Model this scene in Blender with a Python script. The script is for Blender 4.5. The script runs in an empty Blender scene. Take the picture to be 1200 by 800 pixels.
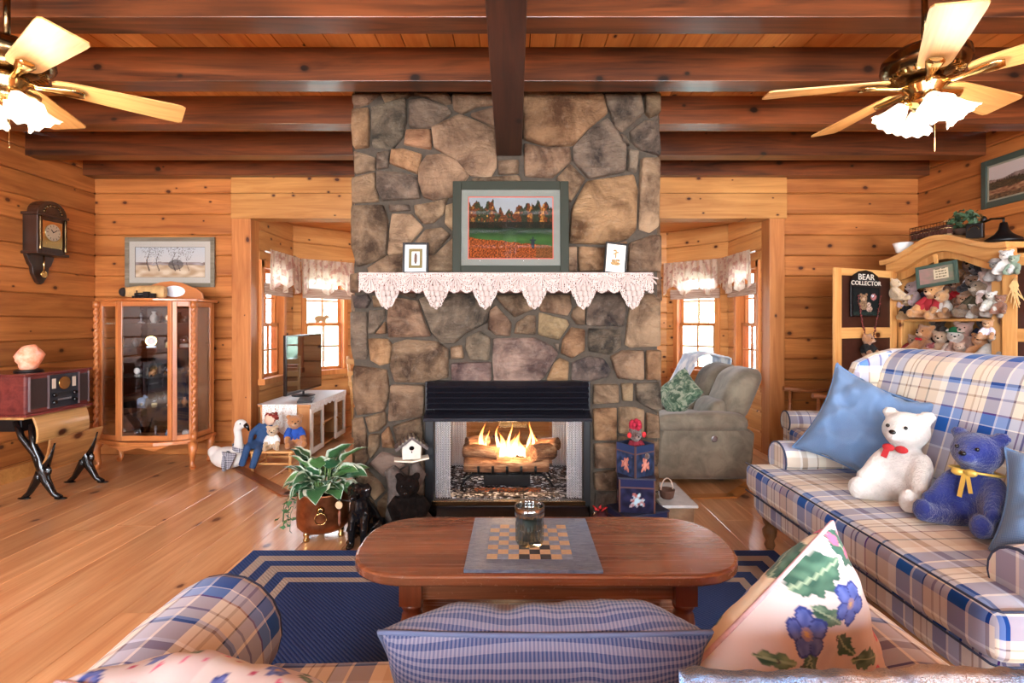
import bpy, bmesh, math, random
from mathutils import Vector, Matrix, Euler, noise as MN
random.seed(7)
PI = math.pi
S = bpy.context.scene
COL = S.collection

# ---------------- camera, world, lights, exposure ----------------
cam = bpy.data.objects.new('camera', bpy.data.cameras.new('camera'))
COL.objects.link(cam)
cam.location = (0, 0, 1.31); cam.rotation_euler = (PI/2, 0, 0)
cam.data.sensor_width = 36; cam.data.lens = 18
cam.data.shift_y = -22/1200
cam.data.clip_start = .02
S.camera = cam
S.view_settings.view_transform = 'Standard'; S.view_settings.look = 'None'
S.view_settings.gamma = 1; S.view_settings.use_curve_mapping = False
S.view_settings.exposure = 0.06
S.cycles.use_denoising = True
S.cycles.max_bounces = 7; S.cycles.diffuse_bounces = 4; S.cycles.glossy_bounces = 4
S.cycles.transmission_bounces = 6; S.cycles.transparent_max_bounces = 14
S.cycles.caustics_reflective = False; S.cycles.caustics_refractive = False
S.cycles.sample_clamp_indirect = 6

W = bpy.data.worlds.new('sky'); S.world = W; W.use_nodes = True
wt = W.node_tree; bg = wt.nodes['Background']
tc = wt.nodes.new('ShaderNodeTexCoord'); sx = wt.nodes.new('ShaderNodeSeparateXYZ'); rp = wt.nodes.new('ShaderNodeValToRGB')
wt.links.new(tc.outputs['Generated'], sx.inputs[0]); wt.links.new(sx.outputs['Z'], rp.inputs[0]); wt.links.new(rp.outputs[0], bg.inputs[0])
rp.color_ramp.elements[0].position = 0; rp.color_ramp.elements[0].color = (.95, .97, 1, 1)
rp.color_ramp.elements[1].position = .8; rp.color_ramp.elements[1].color = (.6, .78, 1, 1)
bg.inputs[1].default_value = 19.0

def portal(loc, rot, w, h):
    d = bpy.data.lights.new('window_portal', 'AREA'); d.shape = 'RECTANGLE'; d.size = w; d.size_y = h
    o = bpy.data.objects.new('window_portal', d); COL.objects.link(o); o.location = loc; o.rotation_euler = rot
    d.cycles.is_portal = True
def area(loc, rot, w, h, e, col):
    d = bpy.data.lights.new('daylight', 'AREA'); d.shape = 'RECTANGLE'; d.size = w; d.size_y = h; d.energy = e; d.color = col
    o = bpy.data.objects.new('daylight', d); COL.objects.link(o); o.location = loc; o.rotation_euler = rot
    return o
# daylight entering by the big windows in the rear wall (behind the camera) and by the bay
REAR_E = 180
for x in (-2.6, 0, 2.6):
    area((x, -2.32, 1.55), (PI/2, 0, 0), 1.7, 1.5, REAR_E, (.82, .91, 1))
# unseen warm point light behind the camera, with no lamp fitting
d_ = bpy.data.lights.new('unseen_warm_light', 'POINT'); d_.energy = 10; d_.color = (1, .86, .70); d_.shadow_soft_size = .2
o_ = bpy.data.objects.new('unseen_warm_light', d_); COL.objects.link(o_); o_.location = (0, -1.0, 2.3)

# ---------------- small maths ----------------
def at(px, py, Y):
    return Vector(((px-600)/600*Y, Y, 1.31-(py-378)/600*Y))
def lin(c):
    return tuple(((v/255)/12.92 if v/255 <= .04045 else ((v/255+.055)/1.055)**2.4) for v in c)
def C4(c): return (*lin(c), 1)

# ---------------- nodes ----------------
class G:
    def __init__(s, name):
        s.m = bpy.data.materials.new(name); s.m.use_nodes = True; s.t = s.m.node_tree
        s.b = s.t.nodes['Principled BSDF']; s.out = s.t.nodes['Material Output']
    def n(s, typ, ins=None, **pr):
        k = s.t.nodes.new('ShaderNode'+typ)
        for a, v in pr.items(): setattr(k, a, v)
        for a, v in (ins or {}).items():
            i = k.inputs[a]
            if hasattr(v, 'links'): s.t.links.new(v, i)
            else: i.default_value = v
        return k
    def math(s, op, a, b=0.0, c=0.0, clamp=False):
        k = s.t.nodes.new('ShaderNodeMath'); k.operation = op; k.use_clamp = clamp
        for i, v in enumerate((a, b, c)):
            if hasattr(v, 'links'): s.t.links.new(v, k.inputs[i])
            else: k.inputs[i].default_value = v
        return k.outputs[0]
    def mix(s, f, a, b, mode='MIX'):
        k = s.t.nodes.new('ShaderNodeMix'); k.data_type = 'RGBA'; k.blend_type = mode
        for i, v in ((0, f), (6, a), (7, b)):
            if hasattr(v, 'links'): s.t.links.new(v, k.inputs[i])
            else: k.inputs[i].default_value = v
        return k.outputs[2]
    def ramp(s, f, stops, interp='LINEAR'):
        k = s.t.nodes.new('ShaderNodeValToRGB'); s.t.links.new(f, k.inputs[0]); cr = k.color_ramp; cr.interpolation = interp
        while len(cr.elements) < len(stops): cr.elements.new(.5)
        for e, (p, c) in zip(cr.elements, stops): e.position = p; e.color = C4(c) if len(c) == 3 else c
        return k.outputs[0]
    def set(s, **k):
        nm = dict(col='Base Color', rough='Roughness', metal='Metallic', spec='Specular IOR Level', coat='Coat Weight', coatr='Coat Roughness', emi='Emission Color', es='Emission Strength', alpha='Alpha', sheen='Sheen Weight', trans='Transmission Weight', ior='IOR', sss='Subsurface Weight')
        for a, v in k.items():
            i = s.b.inputs[nm[a]]
            if hasattr(v, 'links'): s.t.links.new(v, i)
            elif a in ('col', 'emi') and len(v) == 3: i.default_value = C4(v)
            else: i.default_value = v
        return s
    def bump(s, h, strength=.3, dist=.01):
        k = s.n('Bump', {'Strength': strength, 'Distance': dist, 'Height': h}); s.t.links.new(k.outputs[0], s.b.inputs['Normal'])
    def objc(s): return s.n('TexCoord').outputs['Object']
    def uv(s): return s.n('TexCoord').outputs['UV']
    def rnd(s): return s.n('ObjectInfo').outputs['Random']
    def noise(s, v, scale=5, det=3, rough=.5, dist=0):
        return s.n('TexNoise', {'Vector': v, 'Scale': scale, 'Detail': det, 'Roughness': rough, 'Distortion': dist}).outputs[0]
    def mapping(s, v, sc=(1, 1, 1), loc=(0, 0, 0), rot=(0, 0, 0)):
        return s.n('Mapping', {'Vector': v, 'Scale': sc, 'Location': loc, 'Rotation': rot}).outputs[0]

def wood(name, c1, c2, axis='X', across='Z', knots=0.0, rough=.5, spec=.4, var=.25, coat=0, knot=(70, 28, 10), scale=1.0, bump=.15, wear=None):
    g = G(name); v = g.objc(); r = g.rnd()
    off = g.n('CombineXYZ', {'X': g.math('MULTIPLY', r, 37.0), 'Y': g.math('MULTIPLY', r, 91.0), 'Z': g.math('MULTIPLY', r, 53.0)}).outputs[0]
    vv = g.n('VectorMath', {0: v, 1: off}, operation='ADD').outputs[0]
    sc = [9*scale]*3; sc['XYZ'.index(axis)] = .8*scale
    fine = [70*scale]*3; fine['XYZ'.index(axis)] = 2.5*scale
    n1 = g.noise(g.mapping(vv, sc), 1, 4, .6, 1.2)
    n2 = g.noise(g.mapping(vv, fine), 1, 3, .6)
    f = g.math('ADD', g.math('MULTIPLY', n1, .75), g.math('MULTIPLY', n2, .25))
    col = g.ramp(f, [(.33, c2), (.62, c1)])
    big = g.noise(vv, 1.3, 2)
    col = g.mix(g.math('MULTIPLY', g.math('SUBTRACT', big, .4, 0, True), 1.2, 0, True), col, C4(tuple(x*.85 for x in c2)))
    if knots:
        s3 = g.n('SeparateXYZ', {0: vv})
        kv = g.n('CombineXYZ', {'X': g.math('MULTIPLY', s3.outputs[axis], 4.2*knots), 'Y': g.math('MULTIPLY', s3.outputs[across], 6.0*knots), 'Z': 0.0}).outputs[0]
        kv = g.n('VectorMath', {0: kv, 1: g.n('CombineXYZ', {'X': g.math('MULTIPLY', g.noise(vv, 14, 2), .12)}).outputs[0]}, operation='ADD').outputs[0]
        d = g.n('TexVoronoi', {'Vector': kv, 'Scale': 1.0}, voronoi_dimensions='2D').outputs['Distance']
        cr = g.n('SeparateColor', {0: g.n('TexVoronoi', {'Vector': kv, 'Scale': 1.0}, voronoi_dimensions='2D').outputs['Color']}).outputs
        d = g.math('DIVIDE', d, g.math('ADD', .35, g.math('MULTIPLY', cr[0], 1.1)))
        d = g.math('ADD', d, g.math('GREATER_THAN', cr[1], .40))
        k = g.ramp(d, [(.05, (255, 255, 255)), (.085, (150, 150, 150)), (.15, (0, 0, 0))])
        col = g.mix(k, col, C4(knot))
    hv = g.n('HueSaturation', {'Value': g.math('ADD', 1-var/2, g.math('MULTIPLY', r, var)), 'Color': col}).outputs[0]
    rr = rough
    if wear:
        w = g.ramp(g.noise(g.mapping(vv, (3, 3, 3)), 9, 4, .7, 2), [(.62, (0, 0, 0)), (.66, (255, 255, 255))])
        hv = g.mix(g.math('MULTIPLY', w, .35), hv, C4(wear))
        rr = g.math('ADD', rough-.05, g.math('MULTIPLY', n2, .15))
    g.set(col=hv, rough=rr, spec=spec, coat=coat, coatr=.15)
    g.bump(f, bump, .004)
    return g.m

def plain(name, c, rough=.5, metal=0, spec=.5, var=0, nscale=20, bump=0, coat=0, sheen=0, objcol=False, emit=0, bscale=None, amp=.35):
    g = G(name)
    col = C4(c)
    if objcol: col = g.n('ObjectInfo').outputs['Color']
    v = g.objc()
    if var:
        nn = g.noise(v, nscale, 4, .6)
        col = g.mix(g.ramp(nn, [(.35, (0, 0, 0)), (.65, (255, 255, 255))]), g.mix(var, col, (0, 0, 0, 1)), col)
    g.set(rough=rough, metal=metal, spec=spec, coat=coat, sheen=sheen)
    g.set(col=col)
    if emit: g.set(es=emit); g.set(emi=c)
    if bump: g.bump(g.noise(v, bscale or nscale, 4, .6), bump, .01)
    return g.m

def glass(name, tint=(255, 255, 255), refl=.5, base=.04):
    g = G(name)
    g.t.nodes.remove(g.b)
    tr = g.n('BsdfTransparent', {'Color': C4(tint)}); gl = g.n('BsdfGlossy', {'Roughness': .03})
    fr = g.n('LayerWeight', {'Blend': .3}).outputs['Fresnel']
    f = g.math('ADD', g.math('MULTIPLY', fr, refl), base, 0, True)
    mx = g.n('MixShader', {0: f}); g.t.links.new(tr.outputs[0], mx.inputs[1]); g.t.links.new(gl.outputs[0], mx.inputs[2])
    g.t.links.new(mx.outputs[0], g.out.inputs[0])
    return g.m

def vcol(name, rough=.5, spec=.3, coat=0, bump=0, bscale=200, sheen=0):
    g = G(name); a = g.n('Attribute', attribute_name='Col').outputs['Color']
    g.set(rough=rough, spec=spec, coat=coat, coatr=.05, sheen=sheen); g.set(col=a)
    if bump: g.bump(g.noise(g.objc(), bscale, 3), bump, .004)
    return g.m

def plaid(name, per=.34, tint=1.0):
    g = G(name); s3 = g.n('SeparateXYZ', {0: g.uv()})
    stops = [(0, (52, 84, 148)), (.10, (214, 214, 220)), (.115, (150, 168, 205)), (.19, (44, 50, 96)), (.205, (226, 220, 208)), (.27, (150, 122, 98)), (.285, (226, 220, 208)),
             (.31, (128, 116, 110)), (.325, (226, 218, 205)), (.40, (112, 48, 62)), (.412, (206, 186, 166)), (.50, (62, 74, 78)), (.512, (212, 198, 182)), (.60, (232, 228, 220)), (.66, (96, 124, 176)),
             (.76, (236, 234, 230)), (.775, (150, 165, 200)), (.84, (40, 60, 84)), (.85, (218, 204, 186)), (.90, (170, 150, 132)), (.915, (222, 212, 198)), (.95, (140, 120, 104)), (.96, (222, 214, 202))]
    stops2 = [(0, (224, 218, 210)), (.08, (120, 96, 84)), (.09, (224, 214, 198)), (.16, (206, 188, 172)), (.30, (240, 236, 228)), (.315, (186, 176, 176)), (.42, (50, 80, 150)),
              (.52, (228, 228, 232)), (.53, (140, 160, 200)), (.60, (110, 44, 58)), (.61, (224, 212, 194)), (.70, (150, 130, 116)), (.715, (226, 218, 204)), (.78, (150, 164, 196)), (.80, (72, 78, 108)), (.82, (218, 206, 190)), (.93, (238, 236, 232)), (.95, (160, 140, 122))]
    u = g.math('FRACT', g.math('DIVIDE', s3.outputs[0], per)); v = g.math('FRACT', g.math('ADD', g.math('DIVIDE', s3.outputs[1], per), .37))
    a = g.ramp(u, stops, 'CONSTANT'); b = g.ramp(v, stops2, 'CONSTANT')
    wv = g.math('GREATER_THAN', g.math('FRACT', g.math('MULTIPLY', g.math('ADD', s3.outputs[0], s3.outputs[1]), 280)), .5)
    c = g.mix(.48, a, b)
    c = g.n('HueSaturation', {'Saturation': 1.25, 'Color': c}).outputs[0]
    g.set(col=c, rough=.9, spec=.15, sheen=.15)
    g.bump(g.noise(g.uv(), 500, 2), .15, .002)
    return g.m

def gingham(name, c1, c2, per=.011):
    g = G(name); s3 = g.n('SeparateXYZ', {0: g.uv()})
    a = g.math('GREATER_THAN', g.math('FRACT', g.math('DIVIDE', s3.outputs[0], per)), .5)
    b = g.math('GREATER_THAN', g.math('FRACT', g.math('DIVIDE', s3.outputs[1], per)), .5)
    f = g.math('MULTIPLY', g.math('ADD', a, b), .5)
    c = g.mix(f, C4(c1), C4(c2))
    g.set(col=c, rough=.95, spec=.1, sheen=.15); g.bump(g.noise(g.objc(), 9, 3), .25, .02)
    return g.m

# ---------------- mesh builder ----------------
def rotm(rot): return Euler(rot).to_matrix()
class MB:
    def __init__(s): s.v = []; s.f = []; s.uv = None; s.sm = []
    def add(s, vs, fs, smooth=True):
        o = len(s.v); s.v += [Vector(p) for p in vs]
        s.f += [tuple(i+o for i in f) for f in fs]; s.sm += [smooth]*len(fs); return s
    def box(s, c, d, rot=None):
        c = Vector(c); R = rotm(rot) if rot else None; vs = []
        for z in (-.5, .5):
            for y in (-.5, .5):
                for x in (-.5, .5):
                    p = Vector((x*d[0], y*d[1], z*d[2])); vs.append(c+(R @ p if R else p))
        return s.add(vs, [(0, 2, 3, 1), (4, 5, 7, 6), (0, 1, 5, 4), (2, 6, 7, 3), (0, 4, 6, 2), (1, 3, 7, 5)], False)
    def b2(s, a, b): # box by corners
        return s.box([(a[i]+b[i])/2 for i in range(3)], [abs(b[i]-a[i]) for i in range(3)])
    def loft(s, rings, cap=True, closed=True, smooth=True):
        n = len(rings[0]); vs = [p for r in rings for p in r]; fs = []
        for i in range(len(rings)-1):
            for j in range(n if closed else n-1):
                k = (j+1) % n; fs.append((i*n+j, i*n+k, (i+1)*n+k, (i+1)*n+j))
        s.add(vs, fs, smooth)
        if cap and closed:
            o = len(s.v)-len(vs); m = len(rings)-1
            s.f.append(tuple(o+j for j in reversed(range(n)))); s.f.append(tuple(o+m*n+j for j in range(n))); s.sm += [False, False]
        return s
    def tube(s, pts, r, n=8, cap=True):
        pts = [Vector(p) for p in pts]; rs = r if isinstance(r, (list, tuple)) else [r]*len(pts)
        rings = []; up = Vector((0, 0, 1)); pn = None
        for i, p in enumerate(pts):
            t = (pts[min(i+1, len(pts)-1)]-pts[max(i-1, 0)]).normalized()
            if pn is None:
                pn = t.cross(up if abs(t.z) < .9 else Vector((1, 0, 0))).normalized()
            else:
                pn = (pn-t*pn.dot(t)).normalized()
            b = t.cross(pn)
            rings.append([p+(pn*math.cos(a)+b*math.sin(a))*rs[i] for a in [2*PI*j/n for j in range(n)]])
        return s.loft(rings, cap)
    def lathe(s, prof, c=(0, 0, 0), n=16, rot=None):
        c = Vector(c); R = rotm(rot) if rot else Matrix.Identity(3)
        return s.loft([[c+R @ Vector((r*math.cos(2*PI*j/n), r*math.sin(2*PI*j/n), z)) for j in range(n)] for r, z in prof], True)
    def ell(s, c, r, rot=None, n=12, m=8):
        if not isinstance(r, (tuple, list)): r = (r, r, r)
        c = Vector(c); R = rotm(rot) if rot else Matrix.Identity(3); rings = []
        for i in range(m+1):
            a = -PI/2+PI*i/m; a = max(-PI/2+.08, min(PI/2-.08, a))
            rings.append([c+R @ Vector((r[0]*math.cos(a)*math.cos(2*PI*j/n), r[1]*math.cos(a)*math.sin(2*PI*j/n), r[2]*math.sin(a))) for j in range(n)])
        return s.loft(rings)
    def prism(s, poly, d, o=(0, 0, 0), plane='XZ', smooth=False):
        """poly in a plane, extruded by d along the third axis from o"""
        o = Vector(o)
        def P(a, b, t):
            return o+Vector({'XZ': (a, t, b), 'YZ': (t, a, b), 'XY': (a, b, t)}[plane])
        return s.loft([[P(a, b, 0) for a, b in poly], [P(a, b, d) for a, b in poly]], True, True, smooth)
    def rbox(s, c, d, r, k=3, seg=1, fn=None):
        """rounded box of a lat grid: superellipsoid like cushion"""
        c = Vector(c); n = 6*k; bm = bmesh.new(); bmesh.ops.create_cube(bm, size=1)
        bmesh.ops.subdivide_edges(bm, edges=bm.edges[:], cuts=n, use_grid_fill=True)
        vs = []
        for v in bm.verts:
            p = Vector([v.co[i]*2 for i in range(3)])
            h = [d[i]/2 for i in range(3)]
            q = Vector([p[i]*h[i] for i in range(3)])
            inn = Vector([max(-(h[i]-r), min(h[i]-r, q[i])) for i in range(3)])
            dd = q-inn
            if dd.length > 1e-6: q = inn+dd.normalized()*min(r, dd.length*1.0 if dd.length < r else r)
            if fn: q = fn(q, p)
            vs.append(c+q)
        bm.verts.index_update()
        fs = [tuple(v.index for v in f.verts) for f in bm.faces]; bm.free()
        return s.add(vs, fs, True)
    def xf(s, M):
        s.v = [M @ p for p in s.v]; return s
    def mesh(s, name, mat, uvbox=False, flip=False):
        me = bpy.data.meshes.new(name); me.from_pydata([tuple(p) for p in s.v], [], s.f)
        me.polygons.foreach_set('use_smooth', s.sm)
        bm = bmesh.new(); bm.from_mesh(me); bmesh.ops.recalc_face_normals(bm, faces=bm.faces[:]); bm.to_mesh(me); bm.free()
        for m in (mat if isinstance(mat, (list, tuple)) else [mat]): me.materials.append(m)
        if uvbox: boxuv(me)
        return me
    def build(s, name, mat, parent=None, uvbox=False, bevel=0, loc=None, rot=None, seg=2):
        o = bpy.data.objects.new(name, s.mesh(name, mat, uvbox)); COL.objects.link(o)
        if parent: o.parent = parent
        if loc is not None: o.location = loc
        if rot is not None: o.rotation_euler = rot
        if bevel:
            m = o.modifiers.new('bevel', 'BEVEL'); m.width = bevel; m.segments = seg; m.limit_method = 'ANGLE'; m.angle_limit = .7
        return o
def boxuv(me):
    uv = me.uv_layers.new(name='UVMap')
    for p in me.polygons:
        n = p.normal; a = [abs(n[0]), abs(n[1]), abs(n[2])]
        for li in p.loop_indices:
            c = me.vertices[me.loops[li].vertex_index].co
            if a[2] >= a[0] and a[2] >= a[1]: t = (c.x, c.y)
            elif a[1] >= a[0]: t = (c.x, c.z)
            else: t = (c.z, c.y)
            uv.data[li].uv = t
def grid_uv(nx, ny, fn, uvfn, name, mat, parent=None, solid=0, smooth=True, colfn=None):
    """surface of nx*ny cells: fn(u,v)->point, uvfn(u,v)->uv metres"""
    me = bpy.data.meshes.new(name); vs = []; fs = []; U = []
    for j in range(ny+1):
        for i in range(nx+1):
            u, v = i/nx, j/ny; vs.append(tuple(fn(u, v))); U.append(uvfn(u, v) if uvfn else (u, v))
    for j in range(ny):
        for i in range(nx):
            a = j*(nx+1)+i; fs.append((a, a+1, a+nx+2, a+nx+1))
    me.from_pydata(vs, [], fs); uv = me.uv_layers.new(name='UVMap')
    for l in me.loops: uv.data[l.index].uv = U[l.vertex_index]
    me.polygons.foreach_set('use_smooth', [smooth]*len(fs)); me.materials.append(mat)
    if colfn:
        ca = me.color_attributes.new('Col', 'FLOAT_COLOR', 'POINT'); buf = []
        for j in range(ny+1):
            for i in range(nx+1): buf += [*lin(colfn(i/nx, j/ny)), 1]
        ca.data.foreach_set('color', buf)
    o = bpy.data.objects.new(name, me); COL.objects.link(o)
    if parent: o.parent = parent
    if solid:
        m = o.modifiers.new('solid', 'SOLIDIFY'); m.thickness = solid; m.offset = 0
    return o
def baked(mb, voxel, it=4, mat=None, name='body'):
    o = mb.build(name, mat); m = o.modifiers.new('r', 'REMESH'); m.mode = 'VOXEL'; m.voxel_size = voxel; m.use_smooth_shade = True
    if it: m2 = o.modifiers.new('s', 'SMOOTH'); m2.iterations = it; m2.factor = .5
    dg = bpy.context.evaluated_depsgraph_get(); me = bpy.data.meshes.new_from_object(o.evaluated_get(dg))
    me.name = name
    bpy.data.objects.remove(o)
    if not me.materials: me.materials.append(mat)
    me.polygons.foreach_set('use_smooth', [True]*len(me.polygons))
    return me
def mobj(name, me, parent=None, loc=None, rot=None, sc=None, col=None):
    o = bpy.data.objects.new(name, me); COL.objects.link(o)
    if parent: o.parent = parent
    if loc is not None: o.location = loc
    if rot is not None: o.rotation_euler = rot
    if sc is not None: o.scale = sc if isinstance(sc, tuple) else (sc,)*3
    if col is not None: o.color = C4(col)
    return o
def tag(o, label=None, cat=None, group=None, kind=None):
    for k, v in (('label', label), ('category', cat), ('group', group), ('kind', kind)):
        if v: o[k] = v
    return o
def empty(name, loc=(0, 0, 0), rz=0, label=None, cat=None, group=None, kind=None, rot=None):
    o = bpy.data.objects.new(name, None); COL.objects.link(o); o.location = loc; o.rotation_euler = rot or (0, 0, rz); o.empty_display_size = .05
    return tag(o, label, cat, group, kind)
def copy_tree(o, parent=None):
    c = o.copy(); COL.objects.link(c); c.parent = parent
    for ch in list(o.children): copy_tree(ch, c)
    return c
def text(s, size, mat, parent, loc, rot, name='lettering', ext=.001, align='CENTER', bold=0):
    cu = bpy.data.curves.new(name, 'FONT'); cu.body = s; cu.size = size; cu.extrude = ext; cu.align_x = align; cu.align_y = 'CENTER'; cu.offset = bold
    cu.resolution_u = 3
    o = bpy.data.objects.new(name, cu); COL.objects.link(o)
    dg = bpy.context.evaluated_depsgraph_get(); me = bpy.data.meshes.new_from_object(o.evaluated_get(dg)); bpy.data.objects.remove(o)
    me.materials.clear(); me.materials.append(mat)
    return mobj(name, me, parent, loc, rot)

# ---------------- materials ----------------
M = {}
M['log'] = wood('wall_log_pine', (198, 124, 64), (148, 82, 38), 'X', 'Z', 1.0, .42, .4, .3)
M['bay'] = wood('bay_pine', (226, 164, 98), (190, 122, 64), 'X', 'Z', 1.0, .45, .4, .2)
M['header'] = wood('header_pine', (214, 152, 84), (178, 114, 56), 'X', 'Z', 1.0, .45, .4, .15)
M['post'] = wood('post_pine', (200, 128, 70), (160, 90, 42), 'Z', 'X', .9, .45, .4, .15)
M['floor'] = wood('floor_pine', (234, 182, 130), (198, 134, 84), 'X', 'Y', .55, .30, .5, .22, coat=.75, knot=(90, 40, 20))
M['ceil'] = wood('ceiling_pine', (232, 168, 98), (200, 128, 66), 'Y', 'X', .8, .5, .4, .25)
M['beam'] = wood('dark_beam', (128, 68, 34), (32, 17, 11), 'X', 'Z', .8, .36, .5, .45, coat=.3, knot=(24, 12, 8))
M['beamY'] = wood('dark_beam_long', (80, 46, 30), (48, 28, 20), 'Y', 'X', .5, .5, .35, .1, knot=(24, 12, 8))
M['trim'] = wood('window_pine', (226, 150, 82), (190, 108, 52), 'Z', 'X', 0, .45, .4, .15)
M['trimdark'] = wood('floor_strip', (150, 84, 44), (96, 48, 26), 'X', 'Y', 0, .3, .5, .1)
M['joint'] = plain('dark_joint', (96, 46, 18), .9)
M['white'] = plain('white_paint', (235, 232, 226), .5)
M['black'] = plain('black_iron', (18, 17, 19), .4, .3, var=.2)
M['blackgloss'] = plain('black_gloss', (14, 13, 14), .15)
M['brass'] = plain('polished_brass', (205, 170, 110), .18, 1)
M['darkbrass'] = plain('antique_brass', (120, 96, 66), .22, 1, var=.3)
M['glass'] = glass('pane_glass')
M['cabglass'] = glass('cabinet_glass', (250, 250, 250), .6, .06)
STONES = """b 412 110 444 110 430 122 415 126 412 120
o 412 128 431 126 433 140 432 172 415 174 411 150
g 434 125 475 115 477 140 471 162 460 174 436 172 434 140
b 446 110 481 110 478 114 450 120
k 479 118 495 115 525 124 529 132 510 149 500 150 479 149
b 484 110 526 110 530 120 522 122 500 114
b 529 110 581 110 581 122 560 124 542 133 532 128
o 476 151 505 151 505 175 472 169
t 506 150 538 135 550 138 581 152 582 195 575 206 552 205 530 186 508 172
b 551 135 581 125 581 150
b 415 178 428 180 440 185 439 199 416 204
k 441 178 456 176 455 196 441 198
o 458 176 472 174 494 181 490 204 480 200 456 191
t 491 195 500 182 518 180 535 188 550 205 531 230 508 234 496 230 490 212
g 441 200 472 201 490 208 492 232 448 235 441 220
b 412 208 439 201 440 220 444 236 412 238
k 455 240 480 239 481 246 456 248
b 413 241 449 240 455 260 452 298 442 305 419 312 412 290
t 459 250 482 250 496 266 485 280 472 298 454 299 456 270
b 430 314 452 299 472 298 472 320 432 320
t 485 240 510 235 525 231 520 250 508 261 495 262 486 250
b 499 268 518 266 528 275 508 298 488 300 485 284
t 523 240 540 235 540 280 521 262
b 508 299 530 279 540 285 540 318 488 318 488 302
b 540 216 596 216 596 262 540 262
g 600 216 640 216 655 240 655 262 600 262
b 542 266 600 266 600 312 542 312
t 604 266 662 266 662 312 604 312
b 584 187 608 187 608 203 584 204
b 553 210 582 206 608 206 612 213 560 213
o 613 110 706 110 712 132 690 150 672 170 640 171 614 162
g 709 110 750 110 755 132 730 154 720 148 714 130 710 115
b 756 110 774 110 774 132 762 138 756 132
g 738 154 756 140 772 140 774 182 750 175 740 166
g 712 138 725 155 734 172 733 201 690 209 672 188 672 172 690 152
k 726 157 734 159 738 171 730 169
g 737 174 749 177 746 202 735 200 736 188
b 614 168 640 172 669 172 670 188 648 208 615 206
t 669 191 686 210 670 236 661 230 652 208
o 688 212 742 205 747 225 745 270 735 280 708 286 668 284 670 245
t 751 186 772 186 774 225 772 265 762 272 749 268 749 225
b 738 284 765 275 774 276 774 318 736 318
t 662 289 676 289 676 318 662 318
o 678 289 706 290 735 282 734 318 678 318
b 410 321 421 319 422 343 410 343
n 412 346 430 344 435 352 430 361 414 361
b 436 346 459 344 453 359 438 360
g 411 365 430 365 431 415 428 422 414 421 410 402
g 432 363 451 362 451 371 439 391 432 391
o 440 391 451 376 453 391
b 455 362 462 348 490 352 496 372 505 394 456 395 454 375
k 461 343 489 343 488 350 475 347
g 492 350 505 344 562 343 576 352 570 378 545 391 532 402 518 402 505 388 497 368
o 432 396 454 397 460 405 456 426 444 429 434 422
b 461 402 475 398 512 400 525 410 525 442 500 448 462 448 457 430
b 528 406 541 404 544 420 528 421
g 546 395 562 388 575 396 573 422 550 422 545 408
p 529 425 575 424 576 447 529 447
b 573 364 581 358 600 378 598 394 581 393 571 386
b 579 345 628 345 627 361 603 372 592 362
b 605 378 618 369 628 369 628 392 602 391
t 631 366 665 374 668 380 655 399 631 392
b 631 345 668 345 671 360 666 370 632 364
b 672 361 686 351 686 381 676 380 669 370
k 688 351 700 344 730 344 734 362 731 382 688 381
t 742 345 765 344 774 352 775 405 740 407 733 404 736 372
o 670 383 686 386 685 411 670 420 657 414 659 398
g 690 384 728 386 728 407 715 416 690 412
p 578 397 627 395 647 405 654 415 637 443 628 447 579 447 577 420
o 649 425 656 419 667 424 666 446 640 446
n 670 425 690 417 708 420 717 432 712 442 690 447 670 445
b 715 418 730 410 755 410 755 445 725 444 719 430
o 758 410 775 410 775 445 757 445
g 648 401 656 402 654 412
b 696 450 725 450 726 472 695 474
t 728 449 742 449 742 470 730 470
g 745 449 774 448 775 480 770 483 746 470
b 414 428 453 433 456 460 450 482 418 487 414 470
b 457 451 498 451 497 487 455 494
b 427 489 451 482 453 496 445 505 432 507
b 412 491 424 489 429 505 431 539 427 545 415 545 414 519
b 432 509 445 508 444 525 434 538 432 530
o 447 508 455 499 463 525 449 524
b 460 499 494 488 497 514 466 525
t 418 549 427 548 446 566 451 575 440 586 432 575 417 566
p 434 542 447 529 468 536 474 546 450 559
o 475 598 481 592 497 592 498 611 475 611
b 482 539 497 519 498 590 483 588
b 442 588 454 577 480 580 474 595 473 611 445 611
p 453 562 478 546 481 576 456 575
b 415 570 438 588 443 611 415 611
b 468 527 497 517 479 542
o 695 479 723 478 723 516 696 516
b 696 520 723 519 723 548 697 549
b 696 554 723 550 723 575 697 575
g 697 578 723 577 723 611 697 611
t 725 477 743 477 756 480 754 508 725 508
b 758 483 772 487 773 514 757 514
b 725 511 773 518 772 544 725 544
o 725 547 772 547 773 575 725 575
b 725 578 773 578 772 611 725 611"""

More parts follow.
